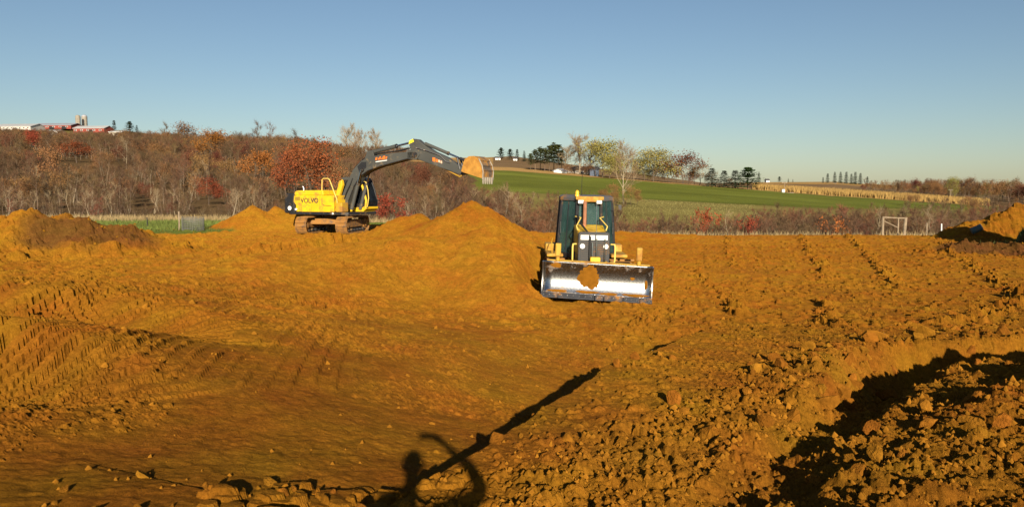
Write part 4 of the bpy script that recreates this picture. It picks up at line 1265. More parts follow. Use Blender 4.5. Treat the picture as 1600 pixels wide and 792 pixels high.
MB().tube([(1.80, y0 - 0.02, 2.82), (1.95, y0 - 0.05, 2.80), (2.12, y0 - 0.10, 2.35), (2.16, y0 - 0.10, 1.9), (2.06, y0 - 0.08, 1.45), (1.90, y0 - 0.02, 1.35)], 0.024, 8).build('mirror_rail', PALEY, cabo, smooth=True)
MB().box((0.75, 0.83, 1.65), (0.45, 0.46, 0.14)).box((0.52, 0.83, 2.0), (0.12, 0.44, 0.7)).box((0.50, 0.83, 2.45), (0.10, 0.26, 0.2)).build('seat', SEATM, cabo, bevel=0.04)
# boom, stick and bucket
boom = [(0.62, 1.42), (1.05, 1.36), (1.22, 1.75), (1.60, 2.55), (2.02, 3.08), (2.50, 3.38), (3.3, 3.62), (5.05, 3.98), (5.52, 4.02), (5.66, 4.16), (5.52, 4.36), (4.2, 4.30), (2.75, 4.16), (2.10, 3.92), (1.55, 3.45), (1.12, 2.75), (0.72, 1.9)]
bo = MB().prism(boom, -0.27, 0.27, 'y').build('boom', BOOMG, ex, bevel=0.03, rot=RU)
fl = []
for q in (-1, 1):
    f = MB()
    edge = boom[2:9]
    f.tube([(x, q * 0.275, z) for x, z in edge], 0.022, 6)
    f.build('weld_seam', BLACK, bo)
for q in (-1, 1):
    MB().prism([(2.25, 3.95), (2.9, 4.14), (2.82, 4.42), (2.62, 4.48), (2.45, 4.42)], q * 0.16 - 0.035, q * 0.16 + 0.035, 'y').build('cylinder_bracket', BOOMG, bo, bevel=0.01)
MB().cyl((1.02, -0.45, 1.55), (1.02, 0.45, 1.55), 0.12, 16).build('boom_pin', BLACK, bo, smooth=True)
MB().cyl((2.2, -0.42, 3.42), (2.2, 0.42, 3.42), 0.10, 16).build('cylinder_pin', BLACK, bo, smooth=True)
MB().prism([(1.86, 3.62), (2.14, 3.86), (2.44, 3.86), (2.44, 3.55), (2.0, 3.25)], -0.279, -0.271, 'y').build('boom_plate', BLACK, bo)
for q in (-0.10, 0.10):
    MB().tube([(0.95, q, 2.45), (1.20, q, 3.02), (1.62, q, 3.60), (2.12, q, 4.02), (2.5, q, 4.22), (3.2, q, 4.32), (4.4, q, 4.42), (5.0, q, 4.55)], 0.028, 6).build('hydraulic_hose', RUBBER, bo, smooth=True)
MB().tube([(0.70, -0.30, 1.9), (0.85, -0.42, 2.5), (1.05, -0.36, 2.75), (1.15, -0.28, 2.9)], 0.03, 6).build('hydraulic_hose', RUBBER, bo, smooth=True)
MB().tube([(0.95, -0.34, 1.75), (1.25, -0.46, 2.25), (1.45, -0.40, 2.65), (1.55, -0.30, 3.0)], 0.026, 6).build('hydraulic_hose', RUBBER, bo, smooth=True)
# stickers on the boom: orange script over a white line
for j, (a, z, wd, hh) in enumerate(((3.08, 4.015, 0.10, 0.16), (3.22, 4.0, 0.06, 0.11), (3.32, 4.04, 0.08, 0.17), (3.44, 4.01, 0.07, 0.10), (3.56, 4.06, 0.14, 0.20), (3.72, 4.05, 0.08, 0.14))):
    MB().prism([(a - wd / 2, z - hh / 2), (a + wd / 2, z - hh / 2 + 0.02), (a + wd / 2 + 0.04, z + hh / 2), (a - wd / 2 + 0.03, z + hh / 2 - 0.01)], -0.277, -0.271, 'y').build('orange_decal', ORANGE, bo)
MB().prism([(3.05, 3.83), (3.78, 3.905), (3.78, 3.945), (3.05, 3.87)], -0.277, -0.271, 'y').build('white_line', WHITE, bo)
def ram(pa, pb, y, ra, rb, f, parent, name):
    pa, pb = Vector((pa[0], y, pa[1])), Vector((pb[0], y, pb[1]))
    m = pa.lerp(pb, f)
    o = MB().cyl(pa, m, ra, 14).build(name, BOOMG, parent, smooth=True, rot=RU)
    MB().cyl(m, pb, rb, 12).build('rod', CHROME, o, smooth=True)
    MB().cyl(pa.lerp(pb, f * 0.96), pa.lerp(pb, f * 1.01), ra * 1.18, 14).build('collar', BLACK, o, smooth=True)
    return o
for y in (-0.40, 0.40): ram((1.52, 1.30), (2.2, 3.42), y, 0.105, 0.055, 0.66, ex, 'boom_cylinder')
ram((2.62, 4.38), (5.22, 4.86), 0.0, 0.10, 0.055, 0.62, ex, 'arm_cylinder')
stick = [(5.12, 4.66), (5.14, 4.92), (5.36, 5.02), (5.62, 4.98), (6.1, 4.62), (6.6, 4.33), (7.35, 4.02), (8.28, 3.46), (8.50, 3.33), (8.52, 3.20), (8.38, 3.11), (8.05, 3.15), (6.25, 3.74), (5.75, 3.90), (5.42, 4.02), (5.34, 4.25)]
st = MB().prism(stick, -0.20, 0.20, 'y').build('arm', BOOMG, ex, bevel=0.03, rot=RU)
MB().cyl((5.52, -0.34, 4.18), (5.52, 0.34, 4.18), 0.14, 18).build('arm_pin', BLACK, st, smooth=True)
MB().prism([(5.10, 4.74), (5.42, 4.86), (5.36, 5.01), (5.14, 4.92)], -0.209, -0.203, 'y').build('yellow_label', LEMON, st)
for q in (-1, 1):
    MB().prism([(5.05, 3.95), (5.60, 3.92), (5.78, 4.18), (5.60, 4.50), (5.05, 4.42)], q * 0.24 - 0.03, q * 0.24 + 0.03, 'y').build('boom_end_cheek', BOOMG, st, bevel=0.01)
for j, (a, z, wd, hh) in enumerate(((6.62, 3.93, 0.16, 0.20), (6.80, 3.87, 0.10, 0.15), (6.93, 3.84, 0.10, 0.13), (7.06, 3.79, 0.09, 0.13))):
    MB().prism([(a - wd / 2, z - hh / 2), (a + wd / 2, z - hh / 2 - 0.03), (a + wd / 2, z + hh / 2 - 0.03), (a - wd / 2, z + hh / 2)], -0.207, -0.201, 'y').build('orange_decal', ORANGE if j < 2 else mat('decal_pale', (0.75, 0.45, 0.30), 0.5), st)
MB().tube([(5.55, -0.25, 4.55), (6.3, -0.26, 4.35), (7.0, -0.25, 4.12), (7.35, -0.24, 3.8), (7.6, -0.24, 3.72)], 0.022, 6).build('grease_line', STEEL, st, smooth=True)
ram((5.98, 4.76), (7.98, 3.98), 0.0, 0.085, 0.05, 0.7, ex, 'bucket_cylinder')
lk = MB()
for q in (-1, 1):
    lk.tube([(7.98, q * 0.16, 3.98), (8.12, q * 0.18, 3.40)], 0.05, 6)
    lk.tube([(7.98, q * 0.14, 3.98), (8.70, q * 0.14, 3.72)], 0.06, 6)
lk.build('bucket_link', BLACK, ex, rot=RU)
MB().tube([(6.95, 0, 3.55), (7.5, -0.1, 3.28), (8.1, -0.12, 3.02), (8.32, -0.12, 3.14)], 0.03, 6).build('hose_guard', YELD, ex, smooth=True, rot=RU)
CUT = mat('bucket_edge', (0.30, 0.26, 0.20), 0.75, metal=0.1, var=0.25, scale=6)
BK = mat('bucket_steel', (0.15, 0.115, 0.085), 0.6, metal=0.3, var=0.3, scale=3, dirt=0.55, dirtcol=(0.36, 0.17, 0.03))
shell = [(8.50, 3.52), (8.62, 3.86), (8.86, 4.02), (9.16, 4.03), (9.42, 3.88), (9.58, 3.58), (9.64, 3.25), (9.62, 2.92)]
inner = [(x + (9.0 - x) * 0.06, z + (3.35 - z) * 0.07) for x, z in shell]
bk = MB().prism(shell + inner[::-1], -0.56, 0.56, 'y').build('bucket', BK, ex, bevel=0.008, rot=RU)
sp = shell + [(9.45, 2.96), (8.9, 3.12), (8.55, 3.22), (8.42, 3.28)]
for y in (-0.585, 0.565):
    MB().prism(sp, y, y + 0.022, 'y').build('side_plate', mat('bucket_side_soiled', (0.40, 0.19, 0.03), 0.9, var=0.3, scale=4, dirt=0.4, bump=0.5), bk)
    MB().tube([(9.42, y + 0.01, 3.90), (9.60, y + 0.01, 3.56), (9.66, y + 0.01, 3.25), (9.63, y + 0.01, 2.86)], 0.032, 6).build('side_cutter', CUT, bk, smooth=True)
for z, x in ((3.80, 9.49), (3.55, 9.61), (3.32, 9.655)):
    MB().box((x, 0, z), (0.03, 1.10, 0.05), (0, 0.35 if z > 3.7 else 0.1, 0)).build('wear_strip', BK, bk)
for j in range(5):
    y = -0.48 + 0.24 * j
    tb = MB(); tb.add([(9.58, y - .06, 2.98), (9.69, y - .06, 2.98), (9.69, y + .06, 2.98), (9.58, y + .06, 2.98), (9.60, y - .035, 2.64), (9.64, y - .035, 2.64), (9.64, y + .035, 2.64), (9.60, y + .035, 2.64)],
                      [(0, 1, 2, 3), (4, 7, 6, 5), (0, 4, 5, 1), (1, 5, 6, 2), (2, 6, 7, 3), (3, 7, 4, 0)])
    tb.build('tooth', CUT, bk)
for q in (-1, 1): MB().prism([(8.36, 3.22), (8.55, 3.18), (8.95, 3.98), (8.62, 3.90)], q * 0.24 - 0.03, q * 0.24 + 0.03, 'y').build('bucket_ear', BK, bk)
# soil still in the bucket
g5 = np.random.default_rng(3)
so = MB()
sh2 = [(8.62, 3.45), (8.74, 3.78), (8.95, 3.90), (9.2, 3.88), (9.40, 3.66), (9.5, 3.3), (9.48, 3.05), (9.2, 3.16), (8.85, 3.3)]
so.prism(sh2, -0.54, 0.54, 'y')
so.build('soil_load', MUD, bk)

# ---- bulldozer (faces the camera: local -y is its front)
bz = float(np.mean(gzs([1.4, 3.2, 1.4, 3.2, 2.3], [22.4, 22.4, 25.0, 25.0, 23.8])))
dz_ = empty('bulldozer', (2.27, 23.8, bz + 0.02), R(0.5))
dz_.rotation_euler = (R(1.2), R(1.0), R(0.5))
tag(dz_, 'yellow tracked bulldozer with black cab and shiny blade facing the camera', 'bulldozer')
for x in (-0.95, 0.95):
    t = running_gear(dz_, 3.1, 0.95, 0.54, x, R(-90), 6, YELD)
    t.location = (x, 0.15, 0)
body = MB().box((0, -0.55, 0.92), (0.80, 1.9, 0.60)).box((0, 1.0, 0.95), (1.15, 1.6, 0.55))
body.build('main_frame', YELD, dz_, bevel=0.03)
hood = MB()
hood.add([(-0.44, 0.0, 1.2), (0.44, 0.0, 1.2), (0.44, 0.0, 2.02), (-0.44, 0.0, 2.02), (-0.41, -1.5, 1.2), (0.41, -1.5, 1.2), (0.41, -1.5, 1.80), (-0.41, -1.5, 1.80)],
         [(0, 1, 2, 3), (4, 7, 6, 5), (0, 3, 7, 4), (1, 5, 6, 2), (3, 2, 6, 7), (0, 4, 5, 1)])
hd = hood.build('hood', YEL, dz_, bevel=0.05)
MB().box((0, -1.20, 1.873), (0.46, 0.3, 0.02), (R(-8.3), 0, 0)).build('hood_hatch', YELD, hd, bevel=0.008)
gr = MB().prism([(-0.45, 0.92), (0.45, 0.92), (0.45, 1.84), (0.40, 1.90), (-0.40, 1.90), (-0.45, 1.84)], -1.60, -1.50, 'y').build('grille_frame', BLACK, dz_, bevel=0.02)
MB().box((0, -1.603, 1.30), (0.78, 0.01, 0.72)).build('radiator_core', INK, gr)
for j in range(11): MB().box((0, -1.612, 0.98 + 0.062 * j), (0.74, 0.022, 0.018), (R(25), 0, 0)).build('grille_slat', mat('slat_grey', (0.10, 0.09, 0.08), 0.5, dirt=0.3), gr)
for xa, xb in ((-0.38, -0.14), (-0.11, 0.02), (0.06, 0.38)):
    lb = MB().box(((xa + xb) / 2, -1.606, 1.745), (xb - xa, 0.012, 0.13)).build('white_plate', WHITE, gr)
    n = int((xb - xa) / 0.05)
    for j in range(n):
        if (j * 7 + int(xa * 100)) % 4: MB().box((xa + 0.03 + 0.048 * j, -1.6135, 1.745), (0.022, 0.004, 0.05 + 0.03 * (j % 2))).build('faded_print', mat('faded_ink', (0.45, 0.43, 0.38), 0.7), lb)
for x in (-0.33, 0.33):
    MB().cyl((x, -1.60, 1.50), (x, -1.66, 1.50), 0.07, 16).build('headlight', LAMPW, gr, smooth=True)
    MB().tube([(x * 1.5, -1.50, 1.55), (x * 1.78, -1.58, 1.55), (x * 1.82, -1.60, 1.48), (x * 1.82, -1.60, 1.10), (x * 1.75, -1.58, 1.03), (x * 1.5, -1.50, 1.03)], 0.024, 8).build('guard_handle', PALEY, gr, smooth=True)
MB().box((0.02, -1.75, 1.10), (0.28, 0.22, 0.22)).build('lift_bracket', YEL, dz_, bevel=0.02)
for x in (-0.05, 0.07, 0.30):
    MB().cyl((x, -1.70, 1.10 if x < 0.2 else 0.95), (x, -1.66, 1.72 if x > 0 else 1.6), 0.018, 8).build('lift_rod', CHROME, dz_, smooth=True)
MB().tube([(0.07, -1.5, 1.72), (0.07, -1.46, 2.3), (0.07, -1.4, 2.78)], 0.009, 6).build('sight_rod', STEEL, dz_, smooth=True)
MB().tube([(-0.36, -0.25, 2.30), (-0.30, -0.7, 2.08), (-0.16, -1.45, 1.86), (-0.12, -1.66, 1.75), (-0.12, -1.68, 1.4), (-0.12, -1.66, 1.0)], 0.030, 8).build('hydraulic_hose', RUBBER, dz_, smooth=True)
MB().cyl((-0.15, -0.30, 1.95), (-0.15, -0.30, 2.72), 0.055, 14).build('exhaust_stack', RUST, dz_, smooth=True)
for q in (-1, 1):
    MB().tube([(q * 0.40, -1.0, 1.9), (q * 0.45, -0.95, 2.02), (q * 0.28, -0.45, 2.24), (q * 0.42, -0.2, 2.26)], 0.018, 6).build('hand_hold', PALEY, dz_, smooth=True)
# cab: six-sided plan, narrower at the top
def ringp(k, z, sc, sy=0.0):
    pts = [(-0.40, -0.12), (0.40, -0.12), (0.88, 0.62), (0.88, 1.42), (-0.88, 1.42), (-0.88, 0.62)]
    return [(x * sc, 0.65 + (y - 0.65) * sc + sy, z) for x, y in pts]
lo_, hi_ = ringp(0, 1.02, 1.0), ringp(0, 2.74, 0.86)
cb = MB()
n = 6
base = ringp(0, 0.98, 1.03)
cb.add(base + ringp(0, 1.14, 1.03), [tuple(range(5, -1, -1)), tuple(range(6, 12))] + [(i, (i + 1) % 6, (i + 1) % 6 + 6, i + 6) for i in range(6)])
cabo = cb.build('cab', BLACK, dz_, bevel=0.015)
for i in range(6): MB().tube([lo_[i], hi_[i]], 0.055, 8).build('pillar', BLACK, cabo, smooth=True)
PN = ['windscreen', 'door_window', 'side_window', 'rear_window', 'side_window', 'door_window']
for i in range(6):
    a, b = Vector(lo_[i]), Vector(lo_[(i + 1) % 6]); c_, d_ = Vector(hi_[(i + 1) % 6]), Vector(hi_[i])
    ctr = (a + b + c_ + d_) / 4
    z0 = 0.58 if i == 0 else 0.06
    a2, b2 = a.lerp(d_, z0), b.lerp(c_, z0)
    nrm = (b2 - a2).cross(d_ - a2).normalized() * 0.006
    pts = [a2.lerp(b2, .07), a2.lerp(b2, .93), d_.lerp(c_, .93), d_.lerp(c_, .07)]
    MB().add([p + nrm for p in pts] + [p - nrm for p in pts], [(0, 1, 2, 3), (7, 6, 5, 4), (0, 4, 5, 1), (1, 5, 6, 2), (2, 6, 7, 3), (3, 7, 4, 0)]).build(PN[i], GLASS, cabo)
    if i in (1, 5):
        MB().tube([a.lerp(d_, .05) * 0.55 + b.lerp(c_, .05) * 0.45, d_ * 0.55 + c_ * 0.45], 0.022, 6).build('door_frame', BLACK, cabo, smooth=True)
        h0 = a.lerp(d_, .40) * (0.15 if i == 1 else 0.85) + b.lerp(c_, .40) * (0.85 if i == 1 else 0.15)
        off_ = nrm.normalized() * -0.05 if nrm.y > 0 else nrm.normalized() * 0.05
        MB().tube([h0 + off_, h0 + off_ + Vector((0, 0, 0.35))], 0.014, 6).build('door_handle', STEEL, cabo, smooth=True)
rf = MB(); rp, rq, rt = ringp(0, 2.72, 0.93), ringp(0, 2.82, 0.93), ringp(0, 2.88, 0.82)
rf.add(rp + rq + rt, [tuple(range(5, -1, -1)), tuple(range(12, 18))] + [(i, (i + 1) % 6, (i + 1) % 6 + 6, i + 6) for i in range(6)] + [(i + 6, (i + 1) % 6 + 6, (i + 1) % 6 + 12, i + 12) for i in range(6)])
roof = rf.build('roof', mat('roof_grey', (0.10, 0.10, 0.10), 0.5, var=0.2, dirt=0.35), cabo, bevel=0.012)
MB().prism([(-0.42, 2.86), (0.42, 2.86), (0.42, 2.77), (0.20, 2.70), (-0.20, 2.70), (-0.42, 2.77)], -0.20, 0.10, 'y').build('visor', YELD, roof, bevel=0.015)
for x in (-0.27, 0.27): MB().box((x, -0.24, 2.70), (0.17, 0.07, 0.10)).build('work_light', LAMPW, roof, bevel=0.015)
MB().lathe([(0.07, 0), (0.07, 0.03), (0.055, 0.05), (0.055, 0.13), (0.03, 0.17), (0.01, 0.18)], 14, (-0.36, 0.05, 2.86)).build('beacon', mat('beacon_amber', (0.85, 0.45, 0.02), 0.3, spec=0.8), roof, smooth=True)
MB().tube([(-0.22, 0.2, 2.86), (-0.21, 0.2, 3.4), (-0.17, 0.2, 3.95)], [0.010, 0.007, 0.004], 6).build('antenna', BLACK, roof, smooth=True)
MB().tube([(0.78, -0.02, 2.62), (0.90, -0.06, 2.60)], 0.012, 6).box((0.92, -0.07, 2.55), (0.09, 0.03, 0.15)).build('mirror', BLACK, roof)
st_ = MB().box((-0.05, 0.75, 1.50), (0.52, 0.5, 0.14)).box((-0.05, 1.0, 1.85), (0.50, 0.13, 0.66)).box((-0.05, 1.03, 2.28), (0.28, 0.10, 0.20)).box((-0.38, 0.72, 1.62), (0.10, 0.5, 0.10)).box((0.28, 0.72, 1.62), (0.10, 0.5, 0.10)).box((-0.05, 0.75, 1.27), (0.36, 0.36, 0.34))
st_.build('seat', SEATM, cabo, bevel=0.03)
MB().prism([(-0.40, 1.14), (0.40, 1.14), (0.36, 2.02), (-0.36, 2.02)], 0.02, 0.14, 'y').build('dashboard', BLACK, cabo, bevel=0.02)
MB().tube([(-0.42, 0.45, 1.2), (-0.42, 0.40, 1.75)], 0.02, 6).box((-0.42, 0.39, 1.80), (0.07, 0.07, 0.12)).build('control_lever', BLACK, cabo)
for q in (-1, 1):
    MB().box((q * 0.98, 0.95, 1.06), (0.50, 1.7, 0.10)).box((q * 1.02, 1.5, 1.2), (0.40, 0.6, 0.24)).build('fender', YELD, dz_, bevel=0.03)
    if q < 0: MB().tube([(q * 1.06, 0.30, 1.10), (q * 1.08, 0.30, 1.45), (q * 1.04, 0.5, 1.55)], 0.016, 6).build('step_rail', YELD, dz_, smooth=True)
    MB().box((q * 1.0, -1.02, 1.06), (0.42, 0.5, 0.06), (R(-6), 0, 0)).build('front_fender', TRACKM, dz_, bevel=0.015)
    MB().tube([(q * 0.62, 0.1, 0.55), (q * 0.66, -1.4, 0.5), (q * 0.45, -2.2, 0.48)], 0.10, 10).build('push_arm', YELD, dz_, smooth=True)
MB().box((0, -2.15, 0.5), (1.2, 0.24, 0.3)).build('push_frame', YELD, dz_, bevel=0.03)
for q in (-1, 1): MB().cyl((q * 0.35, -1.55, 1.05), (q * 0.45, -2.3, 0.75), 0.05, 10).build('angle_cylinder', YELD, dz_, smooth=True)
# blade: rolled plate, angled and a little tilted
bl = empty('blade', (0, -2.42, 0.14))
bl.parent = dz_
bl.rotation_euler = (0, R(1.6), R(-8.0))
def blade_steel():
    m = mat('blade_steel', (0.62, 0.60, 0.57), 0.33, metal=1.0)
    N, L = m.node_tree.nodes, m.node_tree.links
    b = N['Principled BSDF']
    tcn = N.new('ShaderNodeTexCoord')
    mp = N.new('ShaderNodeMapping'); mp.inputs['Scale'].default_value = (1.2, 1, 9)
    L.new(tcn.outputs['Object'], mp.inputs['Vector'])
    n1 = N.new('ShaderNodeTexNoise'); n1.inputs['Scale'].default_value = 3.0; n1.inputs['Detail'].default_value = 9; n1.inputs['Roughness'].default_value = 0.7
    L.new(tcn.outputs['Object'], n1.inputs['Vector'])
    n2 = N.new('ShaderNodeTexNoise'); n2.inputs['Scale'].default_value = 14; n2.inputs['Detail'].default_value = 6
    L.new(mp.outputs[0], n2.inputs['Vector'])
    def rg(v, a, b_, c, d):
        r = N.new('ShaderNodeMapRange')
        for k, w in zip(('From Min', 'From Max', 'To Min', 'To Max'), (a, b_, c, d)): r.inputs[k].default_value = w
        L.new(v, r.inputs['Value']); return r.outputs[0]
    L.new(rg(n2.outputs[0], 0.3, 0.7, 0.20, 0.34), b.inputs['Roughness'])
    sp = N.new('ShaderNodeSeparateXYZ'); L.new(tcn.outputs['Object'], sp.inputs[0])
    # soil clings along the upper left and the lower lip
    up = rg(sp.outputs['Z'], 0.70, 1.0, 0.0, 0.10)
    lf = rg(sp.outputs['X'], -0.2, -1.3, 0.0, 0.06)
    s1 = N.new('ShaderNodeMath'); s1.operation = 'ADD'; L.new(up, s1.inputs[0]); L.new(lf, s1.inputs[1])
    lip = rg(sp.outputs['Z'], 0.20, 0.10, 0.0, 0.14)
    s2 = N.new('ShaderNodeMath'); s2.operation = 'ADD'; L.new(s1.outputs[0], s2.inputs[0]); L.new(lip, s2.inputs[1])
    s3 = N.new('ShaderNodeMath'); s3.operation = 'ADD'; L.new(s2.outputs[0], s3.inputs[0]); L.new(n1.outputs[0], s3.inputs[1])
    mask = rg(s3.outputs[0], 0.62, 0.72, 0.0, 0.9)
    mx = N.new('ShaderNodeMix'); mx.data_type = 'RGBA'
    L.new(mask, mx.inputs['Factor']); mx.inputs['A'].default_value = (0.50, 0.49, 0.47, 1); mx.inputs['B'].default_value = (0.30, 0.15, 0.04, 1)
    L.new(mx.outputs['Result'], b.inputs['Base Color'])
    mm = N.new('ShaderNodeMath'); mm.operation = 'SUBTRACT'; mm.inputs[0].default_value = 1.0; L.new(mask, mm.inputs[1])
    L.new(mm.outputs[0], b.inputs['Metallic'])
    bp = N.new('ShaderNodeBump'); bp.inputs['Strength'].default_value = 0.12; bp.inputs['Distance'].default_value = 0.01
    L.new(n2.outputs[0], bp.inputs['Height']); L.new(bp.outputs[0], b.inputs['Normal'])
    return m
RB, HW = 0.68, 1.47
def bprof(t): return (-RB * (1 - math.cos(t)), 0.52 + RB * math.sin(t))
ths = [R(-38 + 78 * i / 22) for i in range(23)]
bm_ = MB()
vs, fs = [], []
for i, t in enumerate(ths):
    y, z = bprof(t)
    for x in np.linspace(-HW, HW, 13): vs.append((x, y, z))
for i in range(22):
    for j in range(12): fs.append((i * 13 + j, i * 13 + j + 1, (i + 1) * 13 + j + 1, (i + 1) * 13 + j))
bm_.add(vs, fs)
mb = bm_.build('mouldboard', blade_steel(), bl, smooth=True)
sm = mb.modifiers.new('plate', 'SOLIDIFY'); sm.thickness = 0.04; sm.offset = -1.0
MB().box((0, 0.16, 0.95), (2.8, 0.16, 0.08)).box((0, 0.18, 0.35), (2.7, 0.2, 0.12)).box((0, 0.10, 0.62), (0.9, 0.10, 0.5)).build('back_ribs', YELD, bl, bevel=0.01)
for q in (-1, 1):
    MB().prism([(bprof(t)[0] - 0.015, bprof(t)[1]) for t in ths] + [(0.10, 0.95), (0.10, 0.2)], q * HW, q * (HW + 0.03), 'x').build('end_plate', STEEL, bl)
    MB().tube([(q * 1.10, 0.07, 0.9), (q * 1.10, 0.07, 1.10)], 0.06, 10).box((q * 1.10, 0.07, 1.27), (0.15, 0.17, 0.36)).build('mast_bracket', YELD, bl, bevel=0.02)
    MB().box((q * 1.10 + 0.075 * -q * 0, -0.025, 1.27), (0.09, 0.02, 0.30)).build('bracket_plate', YELD, bl)
CE = mat('cutting_edge', (0.075, 0.075, 0.08), 0.45, metal=0.6, var=0.3, scale=8, dirt=0.2)
for xa, xb in ((-1.02, -0.04), (0.22, 0.72), (0.735, 1.17), (1.185, 1.50), (-1.50, -1.035), (-0.025, 0.205)):
    e = MB().box(((xa + xb) / 2, -0.205, 0.055), (xb - xa, 0.035, 0.17), (R(-40), 0, 0)).build('cutting_edge', CE, bl, bevel=0.004)
    n = max(2, int((xb - xa) / 0.14))
    for j in range(n): MB().cyl((xa + (j + 0.5) * (xb - xa) / n, -0.215, 0.075), (xa + (j + 0.5) * (xb - xa) / n, -0.232, 0.060), 0.018, 8).build('edge_bolt', STEEL, e)
def caked(name, cx, cz, rx, rz, thick, seed, parent):
    """ragged cake of soil stuck to the rolled plate"""
    g = np.random.default_rng(seed)
    vs, fs = [], []
    NA, NR = 40, 6
    rad = [1 + 0.10 * math.sin(3 * a + seed) + 0.13 * g.uniform(-1, 1) for a in np.linspace(0, 2 * math.pi, NA, endpoint=False)]
    def pt(x, z, off):
        t = math.asin(max(-0.99, min(0.99, (z - 0.52) / RB)))
        return (x, -RB * (1 - math.cos(t)) - off, z)
    vs.append(pt(cx, cz, thick))
    for k in range(1, NR + 1):
        f = k / NR
        for i in range(NA):
            a = 2 * math.pi * i / NA
            vs.append(pt(cx + rx * f * rad[i] * math.cos(a), cz + rz * f * rad[i] * math.sin(a), thick * (1 - f ** 3) * (1 + 0.9 * float(fbm(np.array([cx + rx * f * math.cos(a)]), np.array([cz + rz * f * math.sin(a)]), 0.12, 3, seed)[0])) - (0.01 if k == NR else 0)))
    for i in range(NA): fs.append((0, 1 + i, 1 + (i + 1) % NA))
    for k in range(NR - 1):
        for i in range(NA):
            a, b = 1 + k * NA + i, 1 + k * NA + (i + 1) % NA
            fs.append((a, a + NA, b + NA, b))
    return MB().add(vs, [tuple(reversed(f)) for f in fs]).build(name, MUD, parent, smooth=True)
caked('soil_cake', -0.22, 0.57, 0.30, 0.33, 0.035, 4, bl)
caked('soil_cake', 0.95, 0.60, 0.07, 0.045, 0.02, 7, bl)
caked('soil_cake', 1.32, 0.45, 0.05, 0.14, 0.02, 9, bl)
caked('soil_cake', -1.12, 0.86, 0.16, 0.08, 0.02, 11, bl)
for x, w_, z_ in ((-1.05, 0.30, 0.165), (-0.25, 0.34, 0.175), (0.35, 0.26, 0.16), (1.05, 0.38, 0.165)): caked('soil_crust', x, z_, w_, 0.04, 0.03, int(x * 10) + 40, bl)
# ------------------------------------------------------------------ farm and other far buildings
RED = mat('barn_red', (0.24, 0.045, 0.028), 0.8, var=0.15, scale=0.3)
ROOFW = mat('roof_white', (0.46, 0.45, 0.43), 0.5, var=0.08, scale=0.2)
ROOFG = mat('roof_grey_metal', (0.34, 0.34, 0.36), 0.45, var=0.12, scale=0.2)
ROOFD = mat('roof_dark', (0.07, 0.065, 0.07), 0.8, var=0.2, scale=0.3)
CONC = mat('silo_concrete', (0.27, 0.235, 0.18), 0.85, var=0.12, scale=0.4)
DARK = mat('opening_dark', (0.02, 0.02, 0.02), 0.9)
BLUE = mat('shed_blue', (0.05, 0.07, 0.11), 0.6, var=0.1)
WOOD = mat('weathered_wood', (0.26, 0.195, 0.125), 0.9, var=0.3, scale=3)
BRICKR = mat('shed_red_brown', (0.20, 0.06, 0.035), 0.8, var=0.2)

def barn(name, u0, u1, vb, vt, d, label, wall, roof, eave=0.55, depth=12, turn=0.0, doors=2, windows=4, cat='barn'):
    """gabled building whose long side faces the camera, ridge along its length"""
    pa, pb = PX(u0, vb, d), PX(u1, vb, d)
    L_ = (pb - pa).length
    hgt = PX(u0, vt, d).z - pa.z
    mid = (pa + pb) / 2
    o = empty(name, (mid.x, d, min(pa.z, pb.z, gz(mid.x, d)) - 0.2), turn)
    tag(o, label, cat)
    e = hgt * eave + 0.2; t = hgt + 0.2
    MB().box((0, 0, e / 2), (L_, depth, e)).build('wall', wall, o)
    gb = MB()
    for x in (-L_ / 2, L_ / 2):
        gb.add([(x, -depth / 2, e), (x, depth / 2, e), (x, 0, t - 0.15)], [(0, 1, 2)])
    gb.build('gable', wall, o)
    r = MB()
    ov = 0.4
    for q in (-1, 1):
        y1 = q * (depth / 2 + ov); z1 = e - ov * (t - e) / (depth / 2)
        r.add([(-L_ / 2 - ov, 0, t), (L_ / 2 + ov, 0, t), (L_ / 2 + ov, y1, z1), (-L_ / 2 - ov, y1, z1), (-L_ / 2 - ov, 0, t + 0.18), (L_ / 2 + ov, 0, t + 0.18), (L_ / 2 + ov, y1, z1 + 0.18), (-L_ / 2 - ov, y1, z1 + 0.18)],
              [(0, 1, 2, 3), (4, 7, 6, 5), (0, 4, 5, 1), (1, 5, 6, 2), (2, 6, 7, 3), (3, 7, 4, 0)])
    r.build('roof', roof, o)
    for i in range(doors):
        x = -L_ / 2 + L_ * (i + 0.6) / max(doors, 1) * 0.95
        MB().box((x, -depth / 2 - 0.03, e * 0.36), (min(3.2, L_ * 0.14), 0.08, e * 0.72)).build('door', DARK, o)
    for i in range(windows):
        x = -L_ / 2 + L_ * (i + 0.35) / windows
        w = MB().box((x, -depth / 2 - 0.04, e * 0.62), (min(1.6, L_ * 0.08), 0.08, e * 0.28)).build('window', WHITE, o)
        MB().box((x, -depth / 2 - 0.09, e * 0.62), (min(1.3, L_ * 0.065), 0.03, e * 0.22)).build('pane', DARK, w)
    return o
BARNW = mat('barn_white', (0.55, 0.52, 0.46), 0.7, var=0.12, scale=0.3)
barn('dairy_barn', 4, 62, 197, 186.5, 500, 'long low white barn at the far left end of the hilltop farm', BARNW, ROOFW, 0.5, 16, R(-4), 1, 9)
barn('red_barn', 60, 122, 200, 190.5, 512, 'long red barn with grey metal roof left of the silos', RED, ROOFG, 0.55, 14, R(-3), 3, 6)
barn('red_barn', 121, 172, 206, 194.5, 500, 'long red barn with pale roof below the two silos', RED, ROOFW, 0.62, 10, R(-6), 1, 5)
barn('machine_shed', 76, 96, 201, 194, 490, 'small white shed in front of the left red barn', WHITE, ROOFW, 0.6, 8, 0, 2, 0, 'shed')
